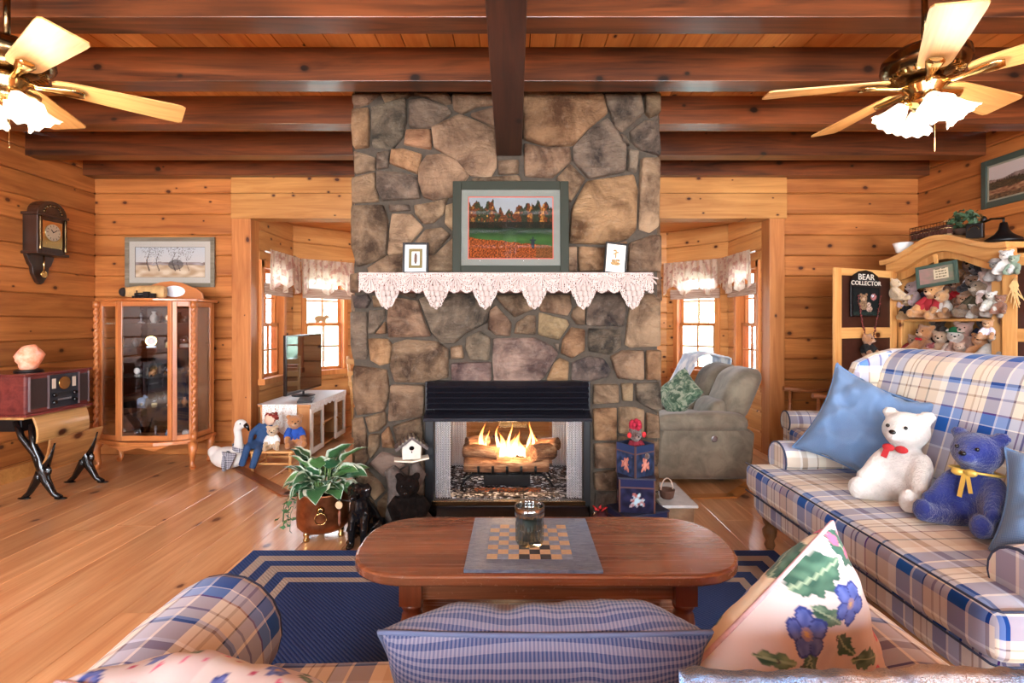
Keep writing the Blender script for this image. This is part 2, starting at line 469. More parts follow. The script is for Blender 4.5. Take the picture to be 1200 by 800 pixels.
# ---------------- the setting ----------------
XL, XR, YB, YR, ZC, BEAMZ = -4.13, 4.02, 5.07, -2.25, 2.93, 2.73
def frame(p, a, name, kind='structure'):
    return empty(name, p, a, kind=kind)
def board_mesh(L, h, t, c=.010, mat=None, name='log', groove=None):
    """long axis X, face at y=0 (towards -y), thickness to +y, centred"""
    prof = [(t, -h/2), (c*.9, -h/2), (0, -h/2+c), (-.004, 0), (0, h/2-c), (c*.9, h/2), (t, h/2)]
    mb = MB(); mb.loft([[Vector((x, y, z)) for y, z in prof] for x in (-L/2, L/2)], True, True, False)
    return mb.mesh(name, mat)
def log_wall(name, p, a, L, z0, z1, openings=(), mat='log', rowh=.205, zoff=0, t=.06, piece='log'):
    root = frame(p, a, name)
    bk = MB()
    segs = sorted(openings)
    # backing slab behind the logs, with the openings left clear
    xs = sorted({0, L, *[v for o in segs for v in o[:2]]})
    for x0, x1 in zip(xs, xs[1:]):
        xm = (x0+x1)/2; hol = [o for o in segs if o[0] < xm < o[1]]
        if x0 == 0: x0 = -.12
        if x1 == L: x1 = L+.12
        if hol:
            o = hol[0]
            if o[2] > z0: bk.b2((x0, t*.6, z0), (x1, t+.05, o[2]))
            if o[3] < z1: bk.b2((x0, t*.6, o[3]), (x1, t+.05, z1))
        else: bk.b2((x0, t*.6, z0), (x1, t+.05, z1))
    bk.build('backing', M['joint'], root)
    z = z0+zoff-(rowh if zoff > 0 else 0)
    rnd = random.Random(len(name)*7+int(L*10))
    while z < z1-.01:
        a0, a1 = max(z, z0), min(z+rowh, z1)
        cuts = []
        for x0, x1 in zip(xs, xs[1:]):
            xm = (x0+x1)/2; hol = [o for o in segs if o[0] < xm < o[1]]
            if hol:
                o = hol[0]
                if a0 < o[2]-.02: cuts.append((x0, x1, a0, min(a1, o[2])))
                if a1 > o[3]+.02: cuts.append((x0, x1, max(a0, o[3]), a1))
            else: cuts.append((x0, x1, a0, a1))
        mg = []
        for c in cuts:
            if mg and abs(mg[-1][1]-c[0]) < 1e-6 and mg[-1][2:] == c[2:]: mg[-1] = (mg[-1][0], c[1], c[2], c[3])
            else: mg.append(c)
        for (x0, x1, b0, b1) in mg:
            if b1-b0 < .015: continue
            cut = [x0, x1]
            if x1-x0 > 3:
                cut = [x0, x0+(x1-x0)*rnd.uniform(.3, .7), x1]
            for q0, q1 in zip(cut, cut[1:]):
                me = board_mesh(q1-q0-.003, b1-b0-.003, t, .010, M[mat], piece)
                mobj(piece, me, root, ((q0+q1)/2, 0, (b0+b1)/2))
        z += rowh
    return root

# floor: wide pine planks running away from the camera
fl = empty('floor', (0, 0, 0), 0, kind='structure')
MB().b2((XL-.1, YR-.1, -.08), (XR+.1, 6.7, -.022)).build('subfloor', M['joint'], fl)
x = XL; k = 0; rnd = random.Random(3)
while x < XR-.01:
    w = min(.262, XR-x); y = YR
    first = rnd.uniform(1.5, 4)
    while y < 6.62:
        y2 = min(y+first, 6.65); first = rnd.uniform(2.6, 4.2)
        if 6.65-y2 < .5: y2 = 6.65
        mb = MB(); L = y2-y-.002; h = w-.0025
        mb.loft([[Vector((q, yy, zz)) for yy, zz in ((-h/2, -.02), (-h/2, -.002), (-h/2+.002, 0), (h/2-.002, 0), (h/2, -.002), (h/2, -.02))] for q in (-L/2, L/2)], True, True, False)
        mobj('plank', mb.mesh('plank', M['floor']), fl, (x+w/2, (y+y2)/2, 0), (0, 0, PI/2))
        y = y2
        k += 1
    x += .262
# ceiling boards
ce = empty('ceiling', (0, 0, 0), 0, kind='structure')
MB().b2((XL-.1, YR-.1, ZC+.02), (XR+.1, YB+.1, ZC+.06)).build('deck', M['joint'], ce)
x = XL
while x < XR-.01:
    w = min(.146, XR-x)
    mb = MB(); mb.b2((-w/2+.003, YR, 0), (w/2-.003, YB, .02)); mobj('ceiling_board', mb.mesh('ceiling_board', M['ceil']), ce, (x+w/2, 0, ZC))
    x += .146
# cross beams
for i, y in enumerate((-1.27, -.54, .19, .92, 1.65, 2.38, 3.01, 3.657, 4.34, 4.925)):
    spans = [(XL, XR)]
    if 3.3 < y < 4.2: spans = [(XL, -1.056), (.972, XR)]
    for x0, x1 in spans:
        b = MB(); b.box((0, 0, 0), (x1-x0, .14, ZC-BEAMZ))
        o = b.build('trim_%d' % (i+1), M['beam'], bevel=.0025, loc=((x0+x1)/2, y+.07, (ZC+BEAMZ)/2)); tag(o, kind='structure')
mb = MB(); mb.loft([[Vector((x, y, z)) for x, z in ((-w-.02, 2.405), (w-.02, 2.405), (w-.02, 2.729), (-w-.02, 2.729))] for y, w in ((YR, .06), (1.74, .072), (3.36, .083))], True, True, False)
tag(mb.build('trim_11', M['beamY'], bevel=.006), kind='structure')

# walls
log_wall('wall_left', (XL, YR, 0), PI/2, YB-YR, 0, ZC, zoff=.13)
log_wall('wall_right', (XR, YB, 0), -PI/2, YB-YR, 0, ZC, zoff=.13)
bw = log_wall('wall_back', (XL, YB, 0), 0, XR-XL, 0, ZC, [(-2.745-XL, 2.67-XL, -1, 2.745)], zoff=.13)
# posts and header of the bay opening
for x0, x1 in ((-2.745, -2.555), (2.52, 2.67)):
    p = MB(); p.b2((-(x1-x0)/2, -.1, -1.165), ((x1-x0)/2, .1, 1.165)); p.build('post', M['post'], bw, bevel=.005, loc=((x0+x1)/2-XL, .04, 1.165))
for z0, z1 in ((2.33, 2.575), (2.578, 2.76)):
    p = MB(); p.b2((-2.72, -.1, -(z1-z0)/2), (2.72, .1, (z1-z0)/2)); p.build('header_board', M['header'], bw, bevel=.004, loc=(-.03-XL, .035, (z0+z1)/2))
# rear wall with three big window openings, behind the camera
log_wall('wall_rear', (XR, YR, 0), PI, XR-XL, 0, ZC, [(XR-v-.85, XR-v+.85, .8, 2.3) for v in (-2.6, 0, 2.6)])
# bay
BD = 5.17
WZ0, WZ1 = .71, 1.93
bay = [('wall_bay_left', (-2.555, BD, 0), PI/2, .80, (.0, .56)),
       ('wall_bay_left_back', (-2.555, BD+.8, 0), PI/4, .78, (.10, .67)),
       ('wall_bay_back', (-2.004, BD+1.352, 0), 0, 3.975, [(.30, 1.05), (1.62, 2.37), (2.93, 3.68)]),  # three unseen centre windows, added to brighten the bay and its floor
       ('wall_bay_right_back', (1.969, BD+1.352, 0), -PI/4, .78, (.11, .68)),
       ('wall_bay_right', (2.52, BD+.8, 0), -PI/2, .80, (.22, .78))]
wn = 0
def window(p, a, s0, s1, z0, z1):
    global wn; wn += 1
    r = frame(p, a, 'window_%d' % wn); cx = (s0+s1)/2; w = s1-s0; h = z1-z0; t = .055
    f = MB()
    for q in (s0-.005, s1-t+.005): f.b2((q, -.03, z0-.02), (q+t, .12, z1+.02))
    f.b2((s0, -.03, z1-t), (s1, .12, z1+.02)); f.b2((s0-.02, -.07, z0-.03), (s1+.02, .12, z0+.03))
    f.build('window_frame', M['trim'], r, bevel=.003)
    zm = 1.29; e = .035
    for lo, hi, y in ((z0+.03, zm+.015, .03), (zm-.015, z1-t, .06)):
        m = MB(); x0, x1 = s0+t, s1-t
        m.b2((x0, y, lo), (x0+e, y+.03, hi)); m.b2((x1-e, y, lo), (x1, y+.03, hi)); m.b2((x0, y, lo), (x1, y+.03, lo+e)); m.b2((x0, y, hi-e), (x1, y+.03, hi))
        sh = m.build('sash', M['trim'], r, bevel=.002)
        u = MB(); u.b2((cx-.009, y+.005, lo+e), (cx+.009, y+.025, hi-e)); u.b2((x0+e, y+.005, (lo+hi)/2-.009), (x1-e, y+.025, (lo+hi)/2+.009)); u.build('muntin', M['trim'], sh)
        for (q0, q1) in ((x0+e, cx-.009), (cx+.009, x1-e)):
            for (h0, h1) in ((lo+e, (lo+hi)/2-.009), ((lo+hi)/2+.009, hi-e)):
                g = MB(); g.b2((q0, y+.013, h0), (q1, y+.016, h1)); g.build('pane', M['glass'], sh)
    d = Vector((math.cos(a), math.sin(a), 0)); nrm = Vector((-math.sin(a), math.cos(a), 0))
    c = Vector(p)+d*cx+nrm*.2; c.z = (z0+z1)/2
    portal(c, (PI/2, 0, a+PI), w, h)
for nm, p, a, L, op in bay:
    op = op if isinstance(op, list) else [op]
    ops = [(q[0]+.01, q[1]-.01, WZ0, WZ1) for q in op]
    log_wall(nm, p, a, L, 0, 2.5, ops, mat='bay', t=.05)
    for q in op: window(p, a, q[0], q[1], WZ0, WZ1)
# bay ceiling
bc = MB(); bc.prism([(-2.7, BD-.05), (2.67, BD-.05), (2.67, BD+.85), (2.02, BD+1.5), (-2.05, BD+1.5), (-2.7, BD+.85)], .06, (0, 0, 2.46), 'XY')
tag(bc.build('ceiling_bay', M['bay']), kind='structure')
# dark strip let into the floor around the bay platform
pts = [(-2.5, 4.64), (-1.72, 3.90), (-1.06, 3.90)], [(.98, 3.82), (1.66, 3.86), (1.96, 4.18), (2.5, 4.72)]
k = 20
for L in pts:
    for (ax, ay), (bx, by) in zip(L, L[1:]):
        k += 1; d = math.hypot(bx-ax, by-ay); a = math.atan2(by-ay, bx-ax)
        o = MB().box((0, 0, 0), (d+.03, .085, .012)).build('trim_%d' % k, M['trimdark'] if ax < 0 else M['header'], bevel=.002, loc=((ax+bx)/2, (ay+by)/2, .0065), rot=(0, 0, a)); tag(o, kind='structure')
# outlet-free lower base board on the left wall
o = MB().b2((0, YR, 0), (.02, YB, .12)).build('baseboard_left', M['header'], loc=(XL, 0, 0)); tag(o, kind='structure')

# outside: lawn, trees far beyond the windows
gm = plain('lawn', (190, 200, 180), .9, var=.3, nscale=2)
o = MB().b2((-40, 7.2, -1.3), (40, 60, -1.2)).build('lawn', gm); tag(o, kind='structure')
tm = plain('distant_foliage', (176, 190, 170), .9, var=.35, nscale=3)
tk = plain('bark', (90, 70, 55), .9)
LBL = ['pale green tree outside the left bay side window', 'tree seen through the left slanted bay window', 'tree outside behind the stone chimney', 'pale tree outside the right slanted bay window', 'tree seen through the right bay side window']
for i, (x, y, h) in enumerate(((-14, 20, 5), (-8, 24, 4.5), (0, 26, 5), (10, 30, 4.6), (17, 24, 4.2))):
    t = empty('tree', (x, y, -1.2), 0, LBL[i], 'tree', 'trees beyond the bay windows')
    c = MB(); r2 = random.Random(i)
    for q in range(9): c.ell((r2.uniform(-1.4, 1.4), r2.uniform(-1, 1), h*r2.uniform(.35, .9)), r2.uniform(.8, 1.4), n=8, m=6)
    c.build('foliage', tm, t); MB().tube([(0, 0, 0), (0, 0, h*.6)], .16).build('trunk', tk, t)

# ---------------- stone chimney ----------------
CF = 3.37                                   # front face of the mortar
chim = empty('stone_chimney', (0, 0, 0), 0, 'floor to ceiling fieldstone chimney with a see-through fireplace', 'chimney')
def stone_mat():
    g = G('fieldstone'); v = g.objc(); base = g.n('ObjectInfo').outputs['Color']; r = g.rnd()
    vv = g.n('VectorMath', {0: v, 1: g.n('CombineXYZ', {'X': g.math('MULTIPLY', r, 13.), 'Y': g.math('MULTIPLY', r, 29.), 'Z': g.math('MULTIPLY', r, 7.)}).outputs[0]}, operation='ADD').outputs[0]
    n1 = g.noise(vv, 5, 5, .62, .6); n2 = g.noise(vv, 26, 5, .7); n3 = g.noise(g.mapping(vv, (1, 1, 2.0)), 13, 7, .78, 1.5)
    dark = g.mix(1, base, C4((150, 140, 138)), 'MULTIPLY'); lite = g.mix(.25, base, C4((214, 176, 140)))
    c = g.mix(g.ramp(n1, [(.36, (0, 0, 0)), (.64, (255, 255, 255))]), dark, lite)
    c = g.mix(g.ramp(n2, [(.52, (0, 0, 0)), (.75, (150, 150, 150))]), c, g.mix(.4, base, C4((235, 215, 195))))
    g.set(col=c, rough=.72, spec=.3)
    h = g.math('ADD', g.math('MULTIPLY', n3, 1.0), g.math('MULTIPLY', n2, .35))
    g.bump(h, 1.0, .035)
    return g.m
M['stone'] = stone_mat()
M['mortar'] = plain('mortar', (72, 60, 48), .9, var=.4, nscale=30, bump=.5)
TONE = dict(b=(132, 104, 78), o=(156, 112, 72), g=(96, 88, 78), t=(164, 136, 102), k=(72, 65, 60), n=(56, 56, 68), p=(134, 112, 106))
b = MB()
X0, X1, CB = -1.035, .955, 4.2
b.b2((X0, CF, 0), (-.56, CB, ZC)); b.b2((.505, CF, 0), (X1, CB, ZC)); b.b2((-.56, CF, .90), (.505, CB, ZC)); b.b2((-.56, CF, 0), (.505, CB, .05))
b.build('mortar', M['mortar'], chim)
def stone(poly, tone, rnd, M4=None, depth=.045):
    """poly (a,b) in the plane of the face, the rock stands proud along -n"""
    cx = sum(p[0] for p in poly)/len(poly); cy = sum(p[1] for p in poly)/len(poly)
    P = [Vector(((p[0]-cx)*1.025, (p[1]-cy)*1.025)) for p in poly]
    # round the corners and resample
    R = []
    n = len(P)
    for i in range(n):
        a, q, c = P[i-1], P[i], P[(i+1) % n]
        R += [q.lerp(a, .12), q.lerp((a+c)/2, .035), q.lerp(c, .12)]
    area_ = abs(sum(P[i].x*P[(i+1) % n].y-P[(i+1) % n].x*P[i].y for i in range(n)))/2; s = math.sqrt(area_)
    inset = .0035
    d = depth*rnd.uniform(.65, 1.15)
    rings = []
    tl = (rnd.uniform(-.10, .10), rnd.uniform(-.10, .10))
    for k, (ins, h) in enumerate(((inset*.4, .02), (inset, -d*.5), (inset+.006, -d*.88), (inset+.022+.03*s, -d*1.0))):
        ring = []
        for q in R:
            L = max(q.length, 1e-4); f = max(.15, (L-ins)/L)
            w = MN.noise(Vector((q.x*9+cx*5, q.y*9+cy*5, k*.3)))*.008 if k else 0
            hh = h+(tl[0]*q.x+tl[1]*q.y)*(k > 1)+(w if k > 1 else 0)
            ring.append((q.x*f+w, hh, q.y*f+w*.7))
        rings.append(ring)
    mb = MB(); m = len(R); vs = [p for r in rings for p in r]; fs = []
    for i in range(3):
        for j in range(m): fs.append((i*m+j, i*m+(j+1) % m, (i+1)*m+(j+1) % m, (i+1)*m+j))
    c = len(vs); vs.append((0, -d*rnd.uniform(1.0, 1.25), 0))
    for j in range(m): fs.append((3*m+j, 3*m+(j+1) % m, c))
    mb.add(vs, fs)
    me = mb.mesh('stone', M['stone'])
    o = mobj('stone', me, chim)
    t = TONE[tone]; u = rnd.uniform(.92, 1.08); o.color = C4(tuple(min(255, x*u*rnd.uniform(.97, 1.03)) for x in t))
    return o, cx, cy
rnd = random.Random(5)
for ln in STONES.split('\n'):
    w = ln.split(); t = w[0]; q = list(map(int, w[1:])); pts = [at(q[i], q[i+1], CF-.02) for i in range(0, len(q), 2)]
    o, cx, cy = stone([(p.x, max(.0, p.z)) for p in pts], t, rnd); o.location = (cx, CF, cy)
# course above, up to the ceiling, partly behind the beam
x = -1.05
while x < .93:
    w = rnd.uniform(.18, .34); w = min(w, .955-x)
    o, cx, cy = stone([(x+.008, 2.85), (x+w-.008, 2.85), (x+w-.01, 2.92), (x+.012, 2.92)], rnd.choice('bogt'), rnd); o.location = (cx, CF, cy); x += w
# the two flanks
for side in (-1, 1):
    z = .02; q = 0
    while z < 2.85:
        h = rnd.uniform(.2, .32); h = min(h, 2.9-z); y = CF+.02; q += 1
        while y < CB-.05:
            w = rnd.uniform(.2, .38); w = min(w, CB-.01-y)
            if CB-y-w < .12: w = CB-.01-y
            j = lambda: rnd.uniform(-.008, .008)
            o, cx, cy = stone([(y+.008+j(), z+.008+j()), (y+w-.01, z+.01+j()), (y+w-.008+j(), z+h-.01+j()), (y+.01, z+h-.008+j())], rnd.choice('bbogtk'), rnd, depth=.03)
            o.location = (X0 if side < 0 else X1, cx, cy); o.rotation_euler = (0, 0, -PI/2 if side < 0 else PI/2)
            if side < 0: pass
            y += w
        z += h

# ---------------- gas fireplace insert ----------------
ins = empty('fireplace_insert', (0, 0, 0), 0, 'black metal gas fireplace insert with louvred hood and glass front', 'fireplace')
M['hoodm'] = plain('black_enamel', (30, 29, 36), .22, .4)
F0 = 3.29                                   # its front
xl, xr = (498-600)/600*F0, (692-600)/600*F0
ztop = at(0, 447, F0).z; zo1 = at(0, 493, F0).z; zo0 = at(0, 586, F0).z
il, ir = (508-600)/600*F0, (684-600)/600*F0
mb = MB(); mb.b2((xl, F0, 0), (il, F0+.1, ztop)); mb.b2((ir, F0, 0), (xr, F0+.1, ztop)); mb.b2((il, F0, 0), (ir, F0+.1, zo0-.02)); mb.b2((il, F0+.02, zo1), (ir, F0+.1, ztop))
mb.build('surround', M['black'], ins, bevel=.004)
mb = MB(); mb.b2((xl+.01, F0-.02, zo0-.105), (xr-.01, F0, zo0-.03)); mb.build('kick_plate', M['blackgloss'], ins, bevel=.003)
mb = MB(); mb.b2((il-.01, F0-.012, zo0-.03), (ir+.01, F0+.02, zo0-.002)); mb.build('bottom_rail', M['darkbrass'], ins, bevel=.002)
for i in range(5):
    z = ztop-.010-i*.035
    MB().prism([(0, 0), (-.040, -.022), (-.044, -.014), (-.004, .009)], xr-xl-.03, (xl+.015, F0, z), 'YZ').build('louvre', M['hoodm'], ins)
# hood: slanted canopy with triangular cheeks
zh = at(0, 480, F0).z
mb = MB()
zlip = at(0, 494, F0-.10).z
hood = [(F0, zh), (F0-.012, zh-.004), (F0-.10, zlip+.02), (F0-.10, zlip), (F0, zlip+.012)]
mb.loft([[Vector((x, y, z)) for y, z in hood] for x in (xl+.005, xr-.005)], True, True, False)
mb.build('hood', M['hoodm'], ins, bevel=.002)
M['steel'] = plain('brushed_steel', (190, 190, 196), .3, 1)
# firebox
CBk = 4.16
fb = plain('firebox_wall', (60, 52, 48), .8, var=.3)
M['bed'] = None
g = G('glass_pebbles'); vo = g.n('TexVoronoi', {'Vector': g.objc(), 'Scale': 55.}); g.set(col=g.ramp(g.n('SeparateColor', {0: vo.outputs['Color']}).outputs[0], [(.2, (30, 28, 30)), (.5, (110, 105, 110)), (.8, (220, 220, 228))], 'CONSTANT'), rough=.25); g.bump(vo.outputs['Distance'], .8, .02); M['bed'] = g.m
mb = MB(); mb.b2((-.56, F0+.1, .05), (.505, CBk, zo0-.015)); mb.build('firebox_floor', M['bed'], ins)
mb = MB(); mb.b2((-.57, F0+.1, zo0-.02), (-.555, CBk, zo1+.03)); mb.b2((.50, F0+.1, zo0-.02), (.515, CBk, zo1+.03)); mb.b2((-.56, F0+.1, zo1+.02), (.505, CBk, zo1+.06)); mb.build('firebox_wall', fb, ins)
MB().b2((il, F0+.012, zo0), (ir, F0+.016, zo1)).build('glass_front', glass('fire_glass', (252, 250, 248), .35, .02), ins)
MB().b2((il, CBk-.02, zo0), (ir, CBk-.016, zo1)).build('glass_back', glass('fire_glass_rear', (250, 250, 250), .3, .02), ins)
mb = MB(); mb.b2((-.56, CBk-.03, .0), (il+.01, CBk+.03, .95)); mb.b2((ir-.01, CBk-.03, 0), (.505, CBk+.03, .95)); mb.b2((il, CBk-.03, zo1), (ir, CBk+.03, .93)); mb.b2((il, CBk-.03, 0), (ir, CBk+.03, zo0-.01)); mb.build('rear_surround', M['black'], ins)
# mesh screens drawn open at the sides, front and rear
g = G('spark_mesh'); s3 = g.n('SeparateXYZ', {0: g.uv()})
a = g.math('GREATER_THAN', g.math('FRACT', g.math('MULTIPLY', s3.outputs[0], 90)), .45); b_ = g.math('GREATER_THAN', g.math('FRACT', g.math('MULTIPLY', s3.outputs[1], 90)), .45)
g.set(col=(214, 216, 224), metal=.1, rough=.5, alpha=g.math('SUBTRACT', 1.0, g.math('MULTIPLY', a, b_))); M['mesh'] = g.m
for x0, x1, y in ((il+.004, il+.105, F0+.05), (ir-.105, ir-.004, F0+.05), (il+.02, il+.14, CBk-.07), (ir-.14, ir-.02, CBk-.07)):
    grid_uv(60, 4, lambda u, v: (x0+(x1-x0)*u, y+.014*math.sin(u*2*PI*6), zo0+(zo1-zo0)*v), lambda u, v: (u*(x1-x0)*2.2, v*.5), 'spark_screen', M['mesh'], ins)
# grate
gr = empty('log_grate', (-.035, 3.72, zo0-.015), 0, 'black iron grate with bowed legs under the burning logs', 'grate')
mb = MB()
for x in (-.2, -.1, 0, .1, .2): mb.tube([(x, .13, .10), (x, -.1, .085), (x, -.13, .1), (x, -.135, .15)], .009, 6)
mb.tube([(-.25, -.08, .085), (.25, -.08, .085)], .009, 6); mb.tube([(-.25, .1, .09), (.25, .1, .09)], .009, 6)
mb.build('rack', M['black'], gr)
for sx_ in (-1, 1):
    for y in (-.1, .1): MB().tube([(.17*sx_, y, .085), (.25*sx_, y, .08), (.3*sx_, y, .04), (.325*sx_, y*1.1, 0)], .009, 6).build('leg', M['black'], gr)
MB().b2((-.165, -.09, .0), (.165, .05, .075)).build('burner', M['black'], gr, bevel=.004)
# logs
g = G('fire_log'); v = g.objc(); n1 = g.noise(g.mapping(v, (3, 22, 22)), 1, 5, .7, 1); g.set(col=g.ramp(n1, [(.32, (58, 38, 28)), (.5, (150, 100, 66)), (.68, (214, 170, 130))]), rough=.85); g.bump(n1, 1, .02); M['fl'] = g.m
def flog(loc, L, r, rz, ry, label, rx=0):
    mb = MB(); rings = []; n = 14; rr = random.Random(int(L*1000))
    for i in range(13):
        t = i/12; rings.append([Vector((-L/2+L*t, math.cos(a)*r*(1+.10*MN.noise(Vector((t*5, math.cos(a)*2, r*90+math.sin(a)*2)))), math.sin(a)*r*(1+.10*MN.noise(Vector((t*5, math.cos(a)*2, 9+math.sin(a)*2)))))) for a in [2*PI*j/n for j in range(n)]])
    mb.loft(rings)
    o = mb.build('fire_log', M['fl'], loc=loc, rot=(rx, ry, rz)); tag(o, label, 'log', 'gas fire logs')
zg = zo0+.075
flog((-.04, 3.645, zg+.055), .60, .052, .02, 0, 'long front log lying across the grate in the fireplace')
flog((-.22, 3.70, zg+.13), .26, .052, -.25, .06, 'left split log resting on the long front log, flames behind it')
flog((.21, 3.66, zg+.14), .2, .062, .7, .05, 'stubby log with cut end towards the room, right of the flames')
flog((.0, 3.83, zg+.10), .52, .055, -.04, 0, 'rear log lying behind the flames in the fireplace')
flog((-.255, 3.78, zg+.19), .17, .04, .5, 0, 'short log end on the upper left of the log pile')
flog((.24, 3.76, zg+.17), .22, .045, -.5, -.2, 'upper right log leaning on the pile beside the flames')
# embers
g = G('embers'); n = g.noise(g.objc(), 60, 4, .7); g.set(col=(40, 20, 12), rough=.9, emi=(255, 120, 30), es=g.math('MULTIPLY', g.ramp(n, [(.5, (0, 0, 0)), (.7, (255, 255, 255))]), .8)); M['ember'] = g.m
o = MB().b2((-.26, 3.50, zo0-.014), (.20, 3.56, zo0-.006)).build('embers', M['ember']); tag(o, 'bed of glowing embers in front of the log grate', 'embers', kind='stuff')
# flames
g = G('flame'); s3 = g.n('SeparateXYZ', {0: g.uv()}); h = s3.outputs[1]; u = g.math('ABSOLUTE', g.math('SUBTRACT', s3.outputs[0], .5))
nn = g.noise(g.mapping(g.objc(), (30, 30, 9)), 1, 3)
dens = g.math('MULTIPLY', g.math('SUBTRACT', 1.0, g.math('MULTIPLY', h, .75)), g.math('ADD', .25, nn), 0, True)
col = g.ramp(h, [(0, (255, 236, 200)), (.35, (255, 214, 140)), (.8, (255, 150, 60)), (1, (255, 110, 40))])
g.t.nodes.remove(g.b); em = g.n('Emission', {'Color': col, 'Strength': 7.0}); tr = g.n('BsdfTransparent'); mx = g.n('MixShader', {0: dens})
g.t.links.new(tr.outputs[0], mx.inputs[1]); g.t.links.new(em.outputs[0], mx.inputs[2]); g.t.links.new(mx.outputs[0], g.out.inputs[0]); M['flame'] = g.m
fire = empty('fire', (0, 3.72, zg+.10), 0, 'orange and yellow flames licking up between the fireplace logs', 'fire')
rr = random.Random(11)
for (fx, fy, fh, fw) in ((-.215, .02, .22, .022), (-.19, .05, .17, .015), (-.08, -.03, .17, .03), (-.045, 0, .12, .035), (0, -.02, .14, .035), (.03, .03, .16, .028), (.07, 0, .12, .03), (.11, -.03, .08, .03), (-.02, .04, .22, .012), (.12, .06, .20, .014), (.15, .04, .24, .013), (-.1, .06, .2, .016), (.19, .05, .14, .012)):
    n = 10; rings = []; ph = rr.uniform(0, 6)
    for i in range(n+1):
        t = i/n; w = fw*(math.sin(PI*min(1, .25+t*.85))**.8*(1-t)**.5+.02); cx = .018*math.sin(ph+t*5)*t*1.6
        rings.append([(fx+cx+w*math.cos(a), fy+.5*w*math.sin(a)+.01*math.cos(ph+t*4)*t, t*fh*1.15) for a in [2*PI*j/8 for j in range(8)]])
    me = bpy.data.meshes.new('flame'); vs = [p for r_ in rings for p in r_]; fs = []
    for i in range(n):
        for j in range(8): fs.append((i*8+j, i*8+(j+1) % 8, (i+1)*8+(j+1) % 8, (i+1)*8+j))
    me.from_pydata(vs, [], fs); uv = me.uv_layers.new()
    for l in me.loops: uv.data[l.index].uv = ((l.vertex_index % 8)/8, (l.vertex_index//8)/n)
    me.polygons.foreach_set('use_smooth', [True]*len(fs)); me.materials.append(M['flame']); mobj('flame', me, fire)
d = bpy.data.lights.new('fire_glow', 'POINT'); d.energy = 16; d.color = (1, .62, .32); d.shadow_soft_size = .08
o = bpy.data.objects.new('fire_glow', d); COL.objects.link(o); o.location = (-.03, 3.66, zg+.26)

# ---------------- mantel, lace ----------------
M['mantel'] = wood('mantel_wood', (120, 66, 46), (74, 38, 28), 'X', 'Z', 0, .45, .4, .1)
MZ = 1.615; MY0, MY1 = 3.135, CF-.03
mant = empty('mantel_shelf', (0, 0, 0), 0, 'reddish dark wood mantel shelf across the stone chimney', 'mantel')
MB().b2((-.945, MY0, MZ-.045), (.87, MY1, MZ-.004)).build('shelf_board', M['mantel'], mant, bevel=.003)
MB().b2((-.90, MY0+.05, MZ-.115), (.83, MY1, MZ-.045)).build('support_beam', M['mantel'], mant, bevel=.004)
def lace_mat(name, c, sc, a0=.12, tr=.0):
    g = G(name); vo = g.n('TexVoronoi', {'Vector': g.uv(), 'Scale': sc}, feature='DISTANCE_TO_EDGE').outputs[0]
    w = g.n('TexWave', {'Vector': g.uv(), 'Scale': sc*.35, 'Distortion': 6.0, 'Detail': 1.0, 'Detail Scale': 1.2}).outputs[1]
    al = g.math('MAXIMUM', g.math('LESS_THAN', vo, a0), g.math('GREATER_THAN', w, .55))
    g.set(col=c, rough=.9, alpha=al, spec=.1)
    if tr:
        tl = g.n('BsdfTranslucent', {'Color': C4(c)}); mx = g.n('MixShader', {0: tr*1.0}); tp = g.n('BsdfTransparent'); m2 = g.n('MixShader', {0: al})
        g.t.links.new(g.b.outputs[0], mx.inputs[1]); g.t.links.new(tl.outputs[0], mx.inputs[2]); g.set(alpha=1.0)
        g.t.links.new(tp.outputs[0], m2.inputs[1]); g.t.links.new(mx.outputs[0], m2.inputs[2]); g.t.links.new(m2.outputs[0], g.out.inputs[0])
    return g.m
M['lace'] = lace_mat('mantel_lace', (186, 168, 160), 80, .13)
lace = empty('lace_runner', (0, 0, 0), 0, 'cream crocheted pine cone lace runner hanging along the mantel edge', 'lace runner')
lx0, lx1 = -.935, .862; npt = 7
def drop(x):
    t = (x-lx0)/(lx1-lx0)*6.0-.077+1; f = t-math.floor(t)            # six and a half big scallops
    a = abs(f-.5); big = .215*max(0, 1-(a/.36)**1.9)
    small = .105+.022*abs(math.sin(t*PI*4))
    return max(small, big+.012*abs(math.sin(t*PI*9)))
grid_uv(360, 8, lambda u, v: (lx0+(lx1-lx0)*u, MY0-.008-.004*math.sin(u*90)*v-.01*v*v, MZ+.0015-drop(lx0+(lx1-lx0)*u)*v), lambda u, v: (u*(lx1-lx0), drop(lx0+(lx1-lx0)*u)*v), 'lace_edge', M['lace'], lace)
grid_uv(20, 2, lambda u, v: (lx0+(lx1-lx0)*u, MY0-.008+(MY1-MY0)*.8*v, MZ+.0015), lambda u, v: (u*1.8, v*.2), 'lace_top', plain('lace_cloth', (206, 186, 178), .9), lace)
